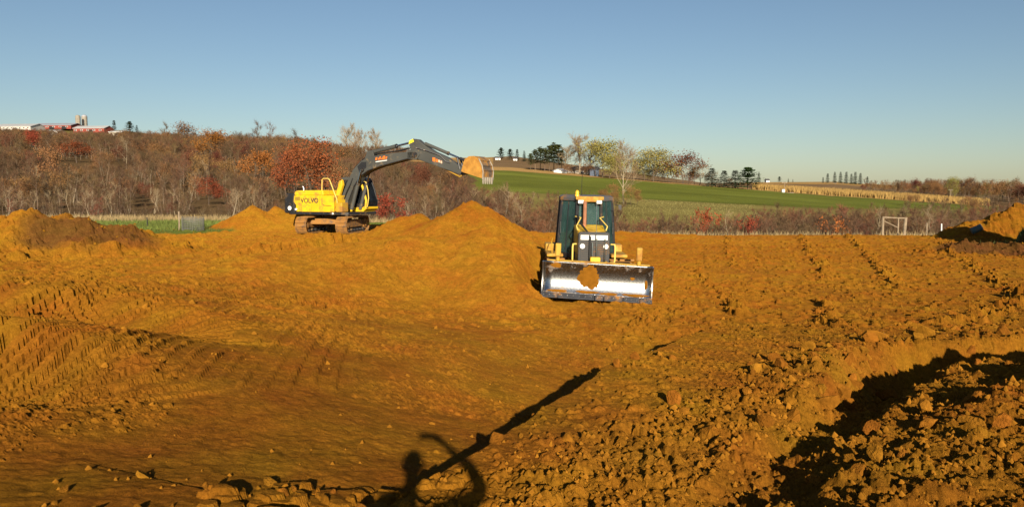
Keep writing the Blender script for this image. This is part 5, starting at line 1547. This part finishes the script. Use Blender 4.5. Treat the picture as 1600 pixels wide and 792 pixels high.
barn('cream_shed', 175, 195, 208, 200.5, 492, 'cream shed with rounded white front right of the red barns', mat('cream_wall', (0.62, 0.54, 0.40), 0.7, var=0.1), WHITE, 0.7, 8, 0, 3, 0, 'shed')
def silo(u, vt, d, r, label, door):
    p = at(u, d, 0.3)
    t = PX(u, vt, d).z - p.z
    o = empty('silo', p); tag(o, label, 'silo')
    MB().lathe([(r, 0), (r, t - r * 0.75)], 24).build('shaft', CONC, o, smooth=True)
    MB().lathe([(r * math.cos(a) + 0.01, t - r * 0.75 + r * 0.75 * math.sin(a)) for a in np.linspace(0, 1.5, 7)], 24).build('dome', CONC if not door else ROOFG, o, smooth=True)
    for k in range(5): MB().lathe([(r + 0.04, 0), (r + 0.04, 0.12)], 24, (0, 0, t * (k + 1) / 6.5)).build('hoop', ROOFG, o, smooth=True)
    if door: MB().prism([(-r * 0.45, t * 0.05), (r * 0.45, t * 0.05), (r * 0.45, t * 0.62), (r * 0.2, t * 0.7), (-r * 0.2, t * 0.7), (-r * 0.45, t * 0.62)], -r * 1.05, -r * 0.85, 'y').build('chute', DARK, o)
    else: MB().box((0, -r - 0.05, t * 0.45), (0.7, 0.3, t * 0.8)).build('chute', CONC, o)
silo(128.5, 180.0, 530, 1.55, 'plain concrete silo, the left of the two on the hill', False)
silo(138.5, 179.5, 526, 1.75, 'concrete silo with dark opening, the right of the two', True)
barn('white_shed', 867, 884, 268.5, 262.5, 345, 'small white gabled shed by the field edge', WHITE, ROOFG, 0.5, 4, R(60), 1, 0, 'shed')
barn('grey_house', 886, 925, 268, 257, 362, 'low tan roofed house half hidden behind the cottonwoods', mat('house_tan', (0.30, 0.25, 0.19), 0.8), mat('roof_tan', (0.22, 0.15, 0.09), 0.8, var=0.15), 0.5, 8, 0, 1, 4, 'house')
barn('blue_shed', 921, 935, 272, 258, 342, 'small dark blue shed under the yellow green willow', BLUE, ROOFD, 0.75, 4, 0, 1, 0, 'shed')
for u0, u1, vb, vt, lab in ((1295, 1306, 291, 286.5, 'first far white house at the left end of the windbreak'), (1307, 1316, 291.5, 287, 'second far white house under the windbreak conifers'), (1317, 1325, 292.5, 288, 'third far white building at the right end of the windbreak'), (1326, 1341, 293, 289.5, 'long low white building right below the windbreak')):
    barn('far_house', u0, u1, vb, vt, 680, lab, WHITE, ROOFG if u0 != 1307 else ROOFD, 0.6, 7, 0, 1, 2, 'house')
barn('far_house', 774, 782, 245, 240.5, 512, 'tiny white house on the skyline left of the dark evergreens', WHITE, ROOFD, 0.6, 5, 0, 1, 1, 'house')
barn('far_house', 802, 808, 246, 241.5, 512, 'tiny white house on the skyline between the evergreens', WHITE, ROOFD, 0.6, 5, 0, 1, 1, 'house')
barn('far_shed', 1196, 1201, 284, 279, 780, 'tiny white shed on the far skyline left of the utility pole', WHITE, ROOFD, 0.6, 5, 0, 1, 0, 'shed')
barn('field_wagon_shed', 1227, 1238, 307, 301.5, 322, 'red brown farm shed standing at the edge of the corn', BRICKR, mat('roof_tan2', (0.42, 0.30, 0.20), 0.8), 0.7, 3, 0, 1, 0, 'shed')
p = at(1222.5, 320)
o = empty('water_tank', p); tag(o, 'small white tank beside the red brown farm shed', 'tank')
MB().lathe([(0.62, 0), (0.66, 0.1), (0.66, 1.0), (0.55, 1.2), (0.2, 1.32)], 16, (0, 0, 0)).build('tank_body', WHITE, o, smooth=True)
MB().cyl((0, -0.60, 0.55), (0, -0.70, 0.55), 0.2, 12).build('hatch', DARK, o)
def pole(u, vt, d, label, r=0.16, arm=True):
    p = at(u, d, 0.3)
    t = PX(u, vt, d).z - p.z
    o = empty('utility_pole', p); tag(o, label, 'pole')
    MB().tube([(0, 0, 0), (0, 0, t)], [r, r * 0.7], 8).build('shaft', WOOD, o, smooth=True)
    if arm: MB().box((0, 0, t * 0.93), (2.0, 0.12, 0.14)).build('cross_arm', WOOD, o)
    for q in (-0.8, 0.8): MB().cyl((q, 0, t * 0.94), (q, 0, t * 0.94 + 0.25), 0.06, 8).build('insulator', WHITE, o)
pole(1224.5, 284.5, 324, 'pale utility pole beside the red brown farm shed')
pole(1483, 296, 425, 'pale utility pole before the right hand woods')

# ------------------------------------------------------------------ fence corner, posts, wire cage, pipe
def post(mb, x, y, z0, z1, r): mb.tube([(x, y, z0), (x + 0.02, y, (z0 + z1) / 2), (x, y, z1)], [r, r * 0.95, r * 0.9], 8)
pc = PX(1396, 365, 61.5)
gzc = gz(pc.x, 61.5)
o = empty('fence_corner', (pc.x, 61.5, gzc)); tag(o, 'weathered wooden fence corner like a small gate at the far pad edge', 'fence')
hh = PX(1396, 339, 61.5).z - gzc
xa, xb, xm = (1379 - 1396) / F * 61.5, (1412.5 - 1396) / F * 61.5, (1403 - 1396) / F * 61.5
for x, r, lean, top in ((xa, 0.10, 0.0, 1.0), (xb, 0.13, 0.10, 0.98), (xm, 0.06, 0.0, 0.95)):
    MB().tube([(x, 0, -0.3), (x + lean * 0.5, 0, hh * top / 2), (x + lean, 0, hh * top)], [r, r * 0.95, r * 0.88], 8).build('post', WOOD, o, smooth=True)
MB().tube([(xa - 0.05, 0.0, hh * 0.98), (xm, 0.02, hh * 0.94), (xb + 0.05, 0, hh * 0.93)], 0.055, 7).build('rail', WOOD, o, smooth=True)
MB().tube([(xa + 0.1, 0, hh * 0.78), (xm, 0.0, hh * 0.42)], 0.035, 6).build('brace', WOOD, o, smooth=True)
def fence_post(u, vb, vt, d, label, m, r=0.03):
    p = PX(u, vb, d); z = gz(p.x, d)
    o = empty('fence_post', (p.x, d, z)); tag(o, label, 'post')
    t = PX(u, vt, d).z - z
    MB().tube([(0, 0, -0.2), (0.01, 0, t / 2), (0, 0, t)], [r, r, r * 0.9], 7).build('shaft', m, o, smooth=True)
    MB().tube([(0, 0, t), (0, 0, t + 0.03)], [r * 1.15, r * 0.5], 7).build('cap', m, o)
for u, vb, vt, lab in ((105, 350, 343, 'dark steel fence post just right of the left spoil heap'), (142.5, 351, 342.5, 'dark steel fence post, taller, in the dry grass'), (182, 350, 343, 'dark steel fence post at the middle of the grass strip'), (230.5, 365, 340, 'thin steel post standing on the green grass')):
    fence_post(u, vb, vt, 60 if u != 230.5 else 50, lab, BLACK, 0.035)
fence_post(280.5, 366, 331, 46, 'tall wooden stake beside the wire cage', WOOD, 0.05)
fence_post(1448, 356, 349, 62, 'short pale stake right of the wooden fence corner', WOOD, 0.06)
fence_post(1471, 356, 350, 62, 'short stake with white tip near the heaps', WHITE, 0.05)
p = PX(302, 366, 45.5); zc = gz(p.x, 45.5)
o = empty('wire_cage', (p.x, 45.5, zc)); tag(o, 'round cage of grey woven fence wire on the grass', 'cage')
WIRE = mat('galvanised_wire', (0.26, 0.25, 0.22), 0.5, metal=0.5)
rc, hc = 0.60, PX(302, 340, 45.5).z - zc
for k in range(9):
    z = 0.02 + hc * k / 8
    MB().tube([(rc * math.cos(a) * (1 + 0.02 * math.sin(3 * a + k)), rc * math.sin(a), z + 0.02 * math.sin(2 * a + k)) for a in np.linspace(0, 2 * math.pi, 25)], 0.013, 4, False).build('wire_hoop', WIRE, o)
for k in range(30):
    a = 2 * math.pi * k / 30
    MB().tube([(rc * math.cos(a), rc * math.sin(a), 0), (rc * 1.01 * math.cos(a + 0.03), rc * math.sin(a + 0.03), hc * (0.97 + 0.05 * math.sin(k * 2.3)))], 0.011, 4).build('wire_stay', WIRE, o)
p = PX(1524, 357, 54.0)
o = empty('culvert_pipe', (p.x, 54.0, p.z - 0.22), R(20)); tag(o, 'short grey green pipe end poking from the right hand heap', 'pipe')
pr = []
for k in range(7): pr += [(0.24 if k % 2 else 0.22, k * 0.11)]
ob = MB().lathe(pr, 22).build('pipe_wall', mat('pipe_grey_green', (0.06, 0.10, 0.10), 0.6, var=0.2, dirt=0.4), o, smooth=True)
ob.rotation_euler = (R(62), 0, R(50)); ob.location = (0, 0.3, 0.0)
MB().tube([(0.23 * math.cos(a), 0.23 * math.sin(a), 0.68) for a in np.linspace(0, 2 * math.pi, 23)], 0.022, 6, False).build('rim', mat('pipe_rim', (0.45, 0.46, 0.42), 0.6), ob, smooth=True)

# ------------------------------------------------------------------ the person with the phone, standing behind the lens
def person():
    P0 = Vector((0, 0, H))
    def q(a, e, y):       # offset right, offset across the light, depth -> world
        return P0 + Vector((a, y, (e - math.sin(SUN_EL) * y) / math.cos(SUN_EL)))
    zg = gz(-0.1, -0.5)
    head = q(-0.06, -0.262, -0.46)
    neck = head + Vector((0.0, -0.03, -0.14))
    chest = neck + Vector((0.0, -0.01, -0.20)); pel = Vector((neck.x, neck.y + 0.01, zg + 0.95))
    sr = neck + Vector((0.20, 0, -0.06)); sl = neck + Vector((-0.20, 0, -0.06))
    el = q(0.40, -0.36, -0.26); wr = q(0.21, -0.10, -0.09); hand = q(0.12, -0.015, -0.055)
    ll = sl + Vector((-0.12, -0.02, -0.29)); lw = ll + Vector((0.06, 0.14, -0.20)); lh = lw + Vector((0.03, 0.07, -0.06))
    V, E, Rr = [], [], []
    def add(p, r, par=None):
        V.append(tuple(p)); Rr.append(r)
        if par is not None: E.append((par, len(V) - 1))
        return len(V) - 1
    ip = add(pel, (0.17, 0.13))
    iw = add(pel.lerp(chest, 0.45), (0.20, 0.15), ip)
    ic = add(chest, (0.22, 0.16), iw)
    ik = add(neck + Vector((0, 0, -0.03)), (0.075, 0.075), ic)
    ij = add(head + Vector((0, 0.01, -0.09)), (0.06, 0.065), ik)
    ih = add(head + Vector((0, 0.015, -0.03)), (0.082, 0.095), ij)
    add(head + Vector((0, 0, 0.07)), (0.078, 0.09), ih)
    a = add(sr, 0.075, ic); b = add(sr.lerp(el, 0.5) + Vector((0.01, 0, -0.02)), 0.075, a); c = add(el, 0.064, b); d = add(el.lerp(wr, 0.45) + Vector((0.03, 0, 0.02)), 0.055, c); e = add(wr, 0.030, d)
    f = add(wr.lerp(hand, 0.55), (0.040, 0.022), e)
    a = add(sl, 0.075, ic); b = add(sl.lerp(ll, 0.5), 0.060, a); c = add(ll, 0.052, b); d = add(ll.lerp(lw, 0.5), 0.045, c); e2 = add(lw, 0.030, d); f2 = add(lh, (0.040, 0.022), e2)
    for s in (-1, 1):
        hp = add(pel + Vector((s * 0.10, 0, -0.06)), 0.10, ip)
        kn = add(Vector((pel.x + s * 0.13, pel.y + 0.03, zg + 0.50)), 0.070, hp)
        cf = add(Vector((pel.x + s * 0.14, pel.y + 0.0, zg + 0.34)), 0.066, kn)
        an = add(Vector((pel.x + s * 0.14, pel.y - 0.01, zg + 0.09)), 0.046, cf)
        add(Vector((pel.x + s * 0.16, pel.y + 0.16, zg + 0.045)), (0.045, 0.035), an)
    # fingers closing round the phone: each its own short chain from the palm
    for k in range(4):
        base = hand + Vector((0.02 - 0.0 * k, -0.005, 0.022 - 0.018 * k))
        p1 = add(base, 0.0095, f); ln = (0.075, 0.085, 0.080, 0.062)[k]
        p2 = add(base + Vector((-ln * 0.55, 0.012, 0.004)), 0.0088, p1)
        add(base + Vector((-ln, 0.006, 0.002)), 0.008, p2)
    t1 = add(wr.lerp(hand, 0.6) + Vector((-0.035, -0.03, -0.01)), 0.011, f)
    add(t1 and hand + Vector((-0.045, -0.045, -0.02)), 0.009, t1)
    for k in range(4):
        base = lh + Vector((0.03 - 0.02 * k, 0.02, -0.01)); ln = (0.06, 0.07, 0.065, 0.05)[k]
        p1 = add(base, 0.0095, f2); p2 = add(base + Vector((0, ln * 0.5, -0.02)), 0.009, p1); add(base + Vector((0, ln * 0.7, -0.05)), 0.008, p2)
    t1 = add(lh + Vector((0.045, 0.0, 0.0)), 0.011, f2); add(lh + Vector((0.055, 0.045, -0.015)), 0.009, t1)
    me = bpy.data.meshes.new('body')
    me.from_pydata(V, E, [])
    root = empty('person', (pel.x, pel.y, zg)); tag(root, 'person in dark jacket raising a phone, whose shadow falls on the near soil', 'person')
    o = bpy.data.objects.new('body', me); col.objects.link(o)
    sk = o.modifiers.new('skin', 'SKIN')
    for i, sv in enumerate(me.skin_vertices[0].data):
        r = Rr[i]
        sv.radius = (r, r) if not isinstance(r, tuple) else r
        sv.use_root = (i == 0)
    ss = o.modifiers.new('subsurf', 'SUBSURF'); ss.levels = 1; ss.render_levels = 1
    bpy.context.view_layer.update()
    m2 = bpy.data.meshes.new_from_object(o.evaluated_get(bpy.context.evaluated_depsgraph_get()))
    bpy.data.objects.remove(o)
    JK = mat('jacket_dark', (0.035, 0.038, 0.05), 0.9, var=0.2); SKN = mat('skin', (0.48, 0.27, 0.19), 0.6); JEAN = mat('jeans', (0.04, 0.055, 0.10), 0.9, var=0.2); BOOT = mat('boots', (0.10, 0.06, 0.03), 0.8)
    for m in (JK, SKN, JEAN, BOOT): m2.materials.append(m)
    for p in m2.polygons:
        cz = p.center
        k = 0
        if cz.z < zg + 0.12: k = 3
        elif cz.z < pel.z - 0.02 and abs(cz.x - pel.x) < 0.26: k = 2
        if cz.z > neck.z + 0.02 and (cz - head).length < 0.2: k = 1
        if (cz - hand).length < 0.11 or (cz - lh).length < 0.10: k = 1
        p.material_index = k; p.use_smooth = True
    off = root.location
    m2.transform(Matrix.Translation(-off))
    mesh_obj('body', m2, root)
    hl = head - off
    hr = MB().lathe([(0.086 * math.sin(a) + 0.001, 0.100 * math.cos(a)) for a in np.linspace(2.2, 0.02, 9)], 16)
    hr.v = [(x * 1.02 + hl.x, y * 1.1 - 0.014 + hl.y, z * 1.08 + 0.03 + hl.z) for x, y, z in hr.v]
    hr.build('hair', mat('hair_brown', (0.05, 0.03, 0.02), 0.8), root, smooth=True)
    fc = MB()
    fc.add([(hl.x - 0.013, hl.y + 0.095, hl.z - 0.035), (hl.x + 0.013, hl.y + 0.095, hl.z - 0.035), (hl.x, hl.y + 0.122, hl.z - 0.03), (hl.x, hl.y + 0.098, hl.z + 0.02)], [(0, 1, 2), (1, 3, 2), (3, 0, 2)])
    fc.build('nose', SKN, root, smooth=True)
    for s in (-1, 1):
        MB().lathe([(0.004, -0.010), (0.010, -0.004), (0.010, 0.004), (0.004, 0.010)], 8, (hl.x + s * 0.032, hl.y + 0.092, hl.z + 0.015)).build('eye', WHITE, root, smooth=True)
        MB().lathe([(0.010, -0.03), (0.018, -0.01), (0.018, 0.015), (0.008, 0.03)], 8, (hl.x + s * 0.085, hl.y + 0.0, hl.z - 0.005)).build('ear', SKN, root, smooth=True)
    MB().box((hl.x, hl.y + 0.098, hl.z - 0.065), (0.045, 0.01, 0.010)).build('mouth', mat('lips', (0.35, 0.13, 0.11), 0.6), root, bevel=0.003)
    ph = empty('phone', (0.015, -0.022, H - 0.0)); tag(ph, 'black phone held up in the raised hand', 'phone')
    MB().box((0, -0.012, 0), (0.150, 0.008, 0.072)).build('case', BLACK, ph, bevel=0.003)
    MB().box((0, -0.0165, 0), (0.142, 0.0015, 0.066)).build('screen', mat('phone_screen', (0.02, 0.02, 0.03), 0.1), ph)
person()

# ------------------------------------------------------------------ clods: the largest as pieces of the ground, the crumbs as one mass
def clod_mesh(seed, rough=0.35):
    g = np.random.default_rng(seed)
    import bmesh
    bm = bmesh.new()
    bmesh.ops.create_icosphere(bm, subdivisions=2, radius=1.0)
    pl = [(rdir(g), g.uniform(0.40, 0.75)) for _ in range(11)]
    for v in bm.verts:
        c = np.array(v.co)
        for n_, dd in pl:
            k = np.dot(c, n_) - dd
            if k > 0: c = c - n_ * k
        c = c * (1 + 0.12 * g.normal() * rough)
        v.co = c
    me = bpy.data.meshes.new('dirt_clod')
    bm.to_mesh(me); bm.free()
    me.materials.append(CLODM)
    return me
CLODM = mat('clod_soil', (0.205, 0.081, 0.0085), 1.0, var=0.35, scale=1.6, bump=1.0, rand=0.18, spec=0.02, drough=1.0)
cm = [clod_mesh(s) for s in range(7)]
g = np.random.default_rng(99)
spots = []
def along(poly, n, spread, smin, smax, pw=2.2, bias=0.0):
    pts = np.array([p[:2] for p in poly])
    for i in range(n):
        k = g.integers(len(pts) - 1); t = g.uniform()
        p = pts[k] * (1 - t) + pts[k + 1] * t
        dv = pts[k + 1] - pts[k]; nv = np.array([-dv[1], dv[0]]) / np.linalg.norm(dv)
        p = p + nv * (g.normal() * spread + bias)
        spots.append((p[0], p[1], smin + (smax - smin) * g.uniform() ** pw))
along(TRENCH[3:8], 80, 0.35, 0.04, 0.22, 2.2, 0.85)
along(TRENCH[2:8], 50, 0.35, 0.03, 0.13, 2.2, -0.5)
along(HEAP[1:6], 70, 0.55, 0.03, 0.14, 2.4, -0.2)
along(CREST[3:7], 26, 0.22, 0.03, 0.10, 2.2, -0.1)
along([(-3.0, 4.9), (-1.6, 5.0), (-0.9, 5.2)], 18, 0.3, 0.03, 0.13, 2.2)
along([(8.0, 17.0), (10.5, 16.2), (14, 17.0)], 30, 0.8, 0.05, 0.22, 2.2)
spots += [(4.55, 7.6, 0.19), (3.2, 6.9, 0.14), (5.9, 12.2, 0.30), (7.0, 14.9, 0.34), (4.9, 11.2, 0.26), (4.2, 10.0, 0.22), (8.3, 15.6, 0.36), (10.0, 15.9, 0.34), (6.5, 14.2, 0.28)]
spots = [(x, y, s * (0.8 if s > 0.15 else 1)) for x, y, s in spots]
spots = sorted(spots, key=lambda s: -s[2] / s[1])[:300]
zs = gzs([s[0] for s in spots], [s[1] for s in spots])
for (x, y, s), z in zip(spots, zs):
    if y < 3.6: continue
    o = mesh_obj('dirt_clod', cm[g.integers(len(cm))], ground)
    o.location = (x, y, z + s * 0.10)
    o.rotation_euler = g.uniform(0, 6.28, 3)
    o.scale = (s * g.uniform(0.8, 1.25), s * g.uniform(0.8, 1.2), s * g.uniform(0.6, 1.0))
def crumbs(n, seed):
    g = np.random.default_rng(seed)
    r = 3.4 * (24 / 3.4) ** g.uniform(0, 1, n * 6)
    a = np.radians(g.uniform(-38, 38, n * 6))
    x, y = r * np.sin(a), r * np.cos(a)
    w = np.clip(1.4 * (crumbly(x, y) - 0.4), 0, 1) + 0.03
    k = g.uniform(size=len(x)) < w
    x, y, r = x[k][:n], y[k][:n], r[k][:n]
    n = len(x)
    z = gzs(x, y)
    s = (0.006 + 0.030 * g.uniform(size=n) ** 4) * np.clip(r / 7, 0.75, 2.0)
    base = np.array([[1, 0, 0], [-1, 0, 0], [0, 1, 0], [0, -1, 0], [0, 0, 1], [0, 0, -1]], float)
    v = base[None] * g.uniform(0.7, 1.3, (n, 6, 1)) + g.normal(size=(n, 6, 3)) * 0.18
    an = g.uniform(0, 6.28, n)
    c, sn = np.cos(an)[:, None], np.sin(an)[:, None]
    v = np.stack([v[:, :, 0] * c - v[:, :, 1] * sn, v[:, :, 0] * sn + v[:, :, 1] * c, v[:, :, 2]], 2) * s[:, None, None]
    v = v + np.stack([x, y, z + s * 0.15], 1)[:, None, :]
    f0 = np.array([[0, 2, 4], [2, 1, 4], [1, 3, 4], [3, 0, 4], [2, 0, 5], [1, 2, 5], [3, 1, 5], [0, 3, 5]])
    f = (f0[None] + 6 * np.arange(n)[:, None, None]).reshape(-1, 3)
    me = bpy.data.meshes.new('soil_crumbs')
    me.vertices.add(n * 6); me.vertices.foreach_set('co', v.astype(np.float32).ravel())
    me.loops.add(len(f) * 3); me.loops.foreach_set('vertex_index', f.astype(np.int32).ravel())
    me.polygons.add(len(f)); me.polygons.foreach_set('loop_start', (np.arange(len(f)) * 3).astype(np.int32))
    me.update(calc_edges=True)
    me.materials.append(CLODM)
    o = mesh_obj('soil_crumbs', me, ground)
    tag(o, 'loose crumbs of soil scattered over the ground', None, kind='stuff')
crumbs(9000, 7)
def far_crumbs(n, seed):
    """small lumps lying about on the graded ground"""
    g = np.random.default_rng(seed)
    r = 12.0 * (52 / 12.0) ** g.uniform(0, 1, n)
    a = np.radians(g.uniform(-38, 38, n))
    x, y = r * np.sin(a), r * np.cos(a)
    k = (g.uniform(size=n) < 0.12 + 0.9 * S(-0.05, 0.25, fbm(x, y, 2.4, 4, 311))) & (y < 57)
    x, y, r = x[k], y[k], r[k]
    n = len(x)
    z = gzs(x, y)
    s = (0.010 + 0.030 * g.uniform(size=n) ** 3) * np.clip(r / 14, 0.6, 2.2)
    base = np.array([[1, 0, 0], [-0.5, 0.87, 0], [-0.5, -0.87, 0], [0, 0, 0.9]], float)
    v = base[None] * g.uniform(0.6, 1.4, (n, 4, 1))
    an = g.uniform(0, 6.28, n)
    c, sn = np.cos(an)[:, None], np.sin(an)[:, None]
    v = np.stack([v[:, :, 0] * c - v[:, :, 1] * sn, v[:, :, 0] * sn + v[:, :, 1] * c, v[:, :, 2]], 2) * s[:, None, None]
    v = v + np.stack([x, y, z - s * 0.15], 1)[:, None, :]
    f0 = np.array([[0, 1, 3], [1, 2, 3], [2, 0, 3]])
    f = (f0[None] + 4 * np.arange(n)[:, None, None]).reshape(-1, 3)
    me = bpy.data.meshes.new('soil_grit')
    me.vertices.add(n * 4); me.vertices.foreach_set('co', v.astype(np.float32).ravel())
    me.loops.add(len(f) * 3); me.loops.foreach_set('vertex_index', f.astype(np.int32).ravel())
    me.polygons.add(len(f)); me.polygons.foreach_set('loop_start', (np.arange(len(f)) * 3).astype(np.int32))
    me.update(calc_edges=True)
    me.materials.append(CLODM)
    tag(mesh_obj('soil_grit', me, ground), 'fine grit and small lumps lying on the graded soil', None, kind='stuff')
far_crumbs(52000, 17)
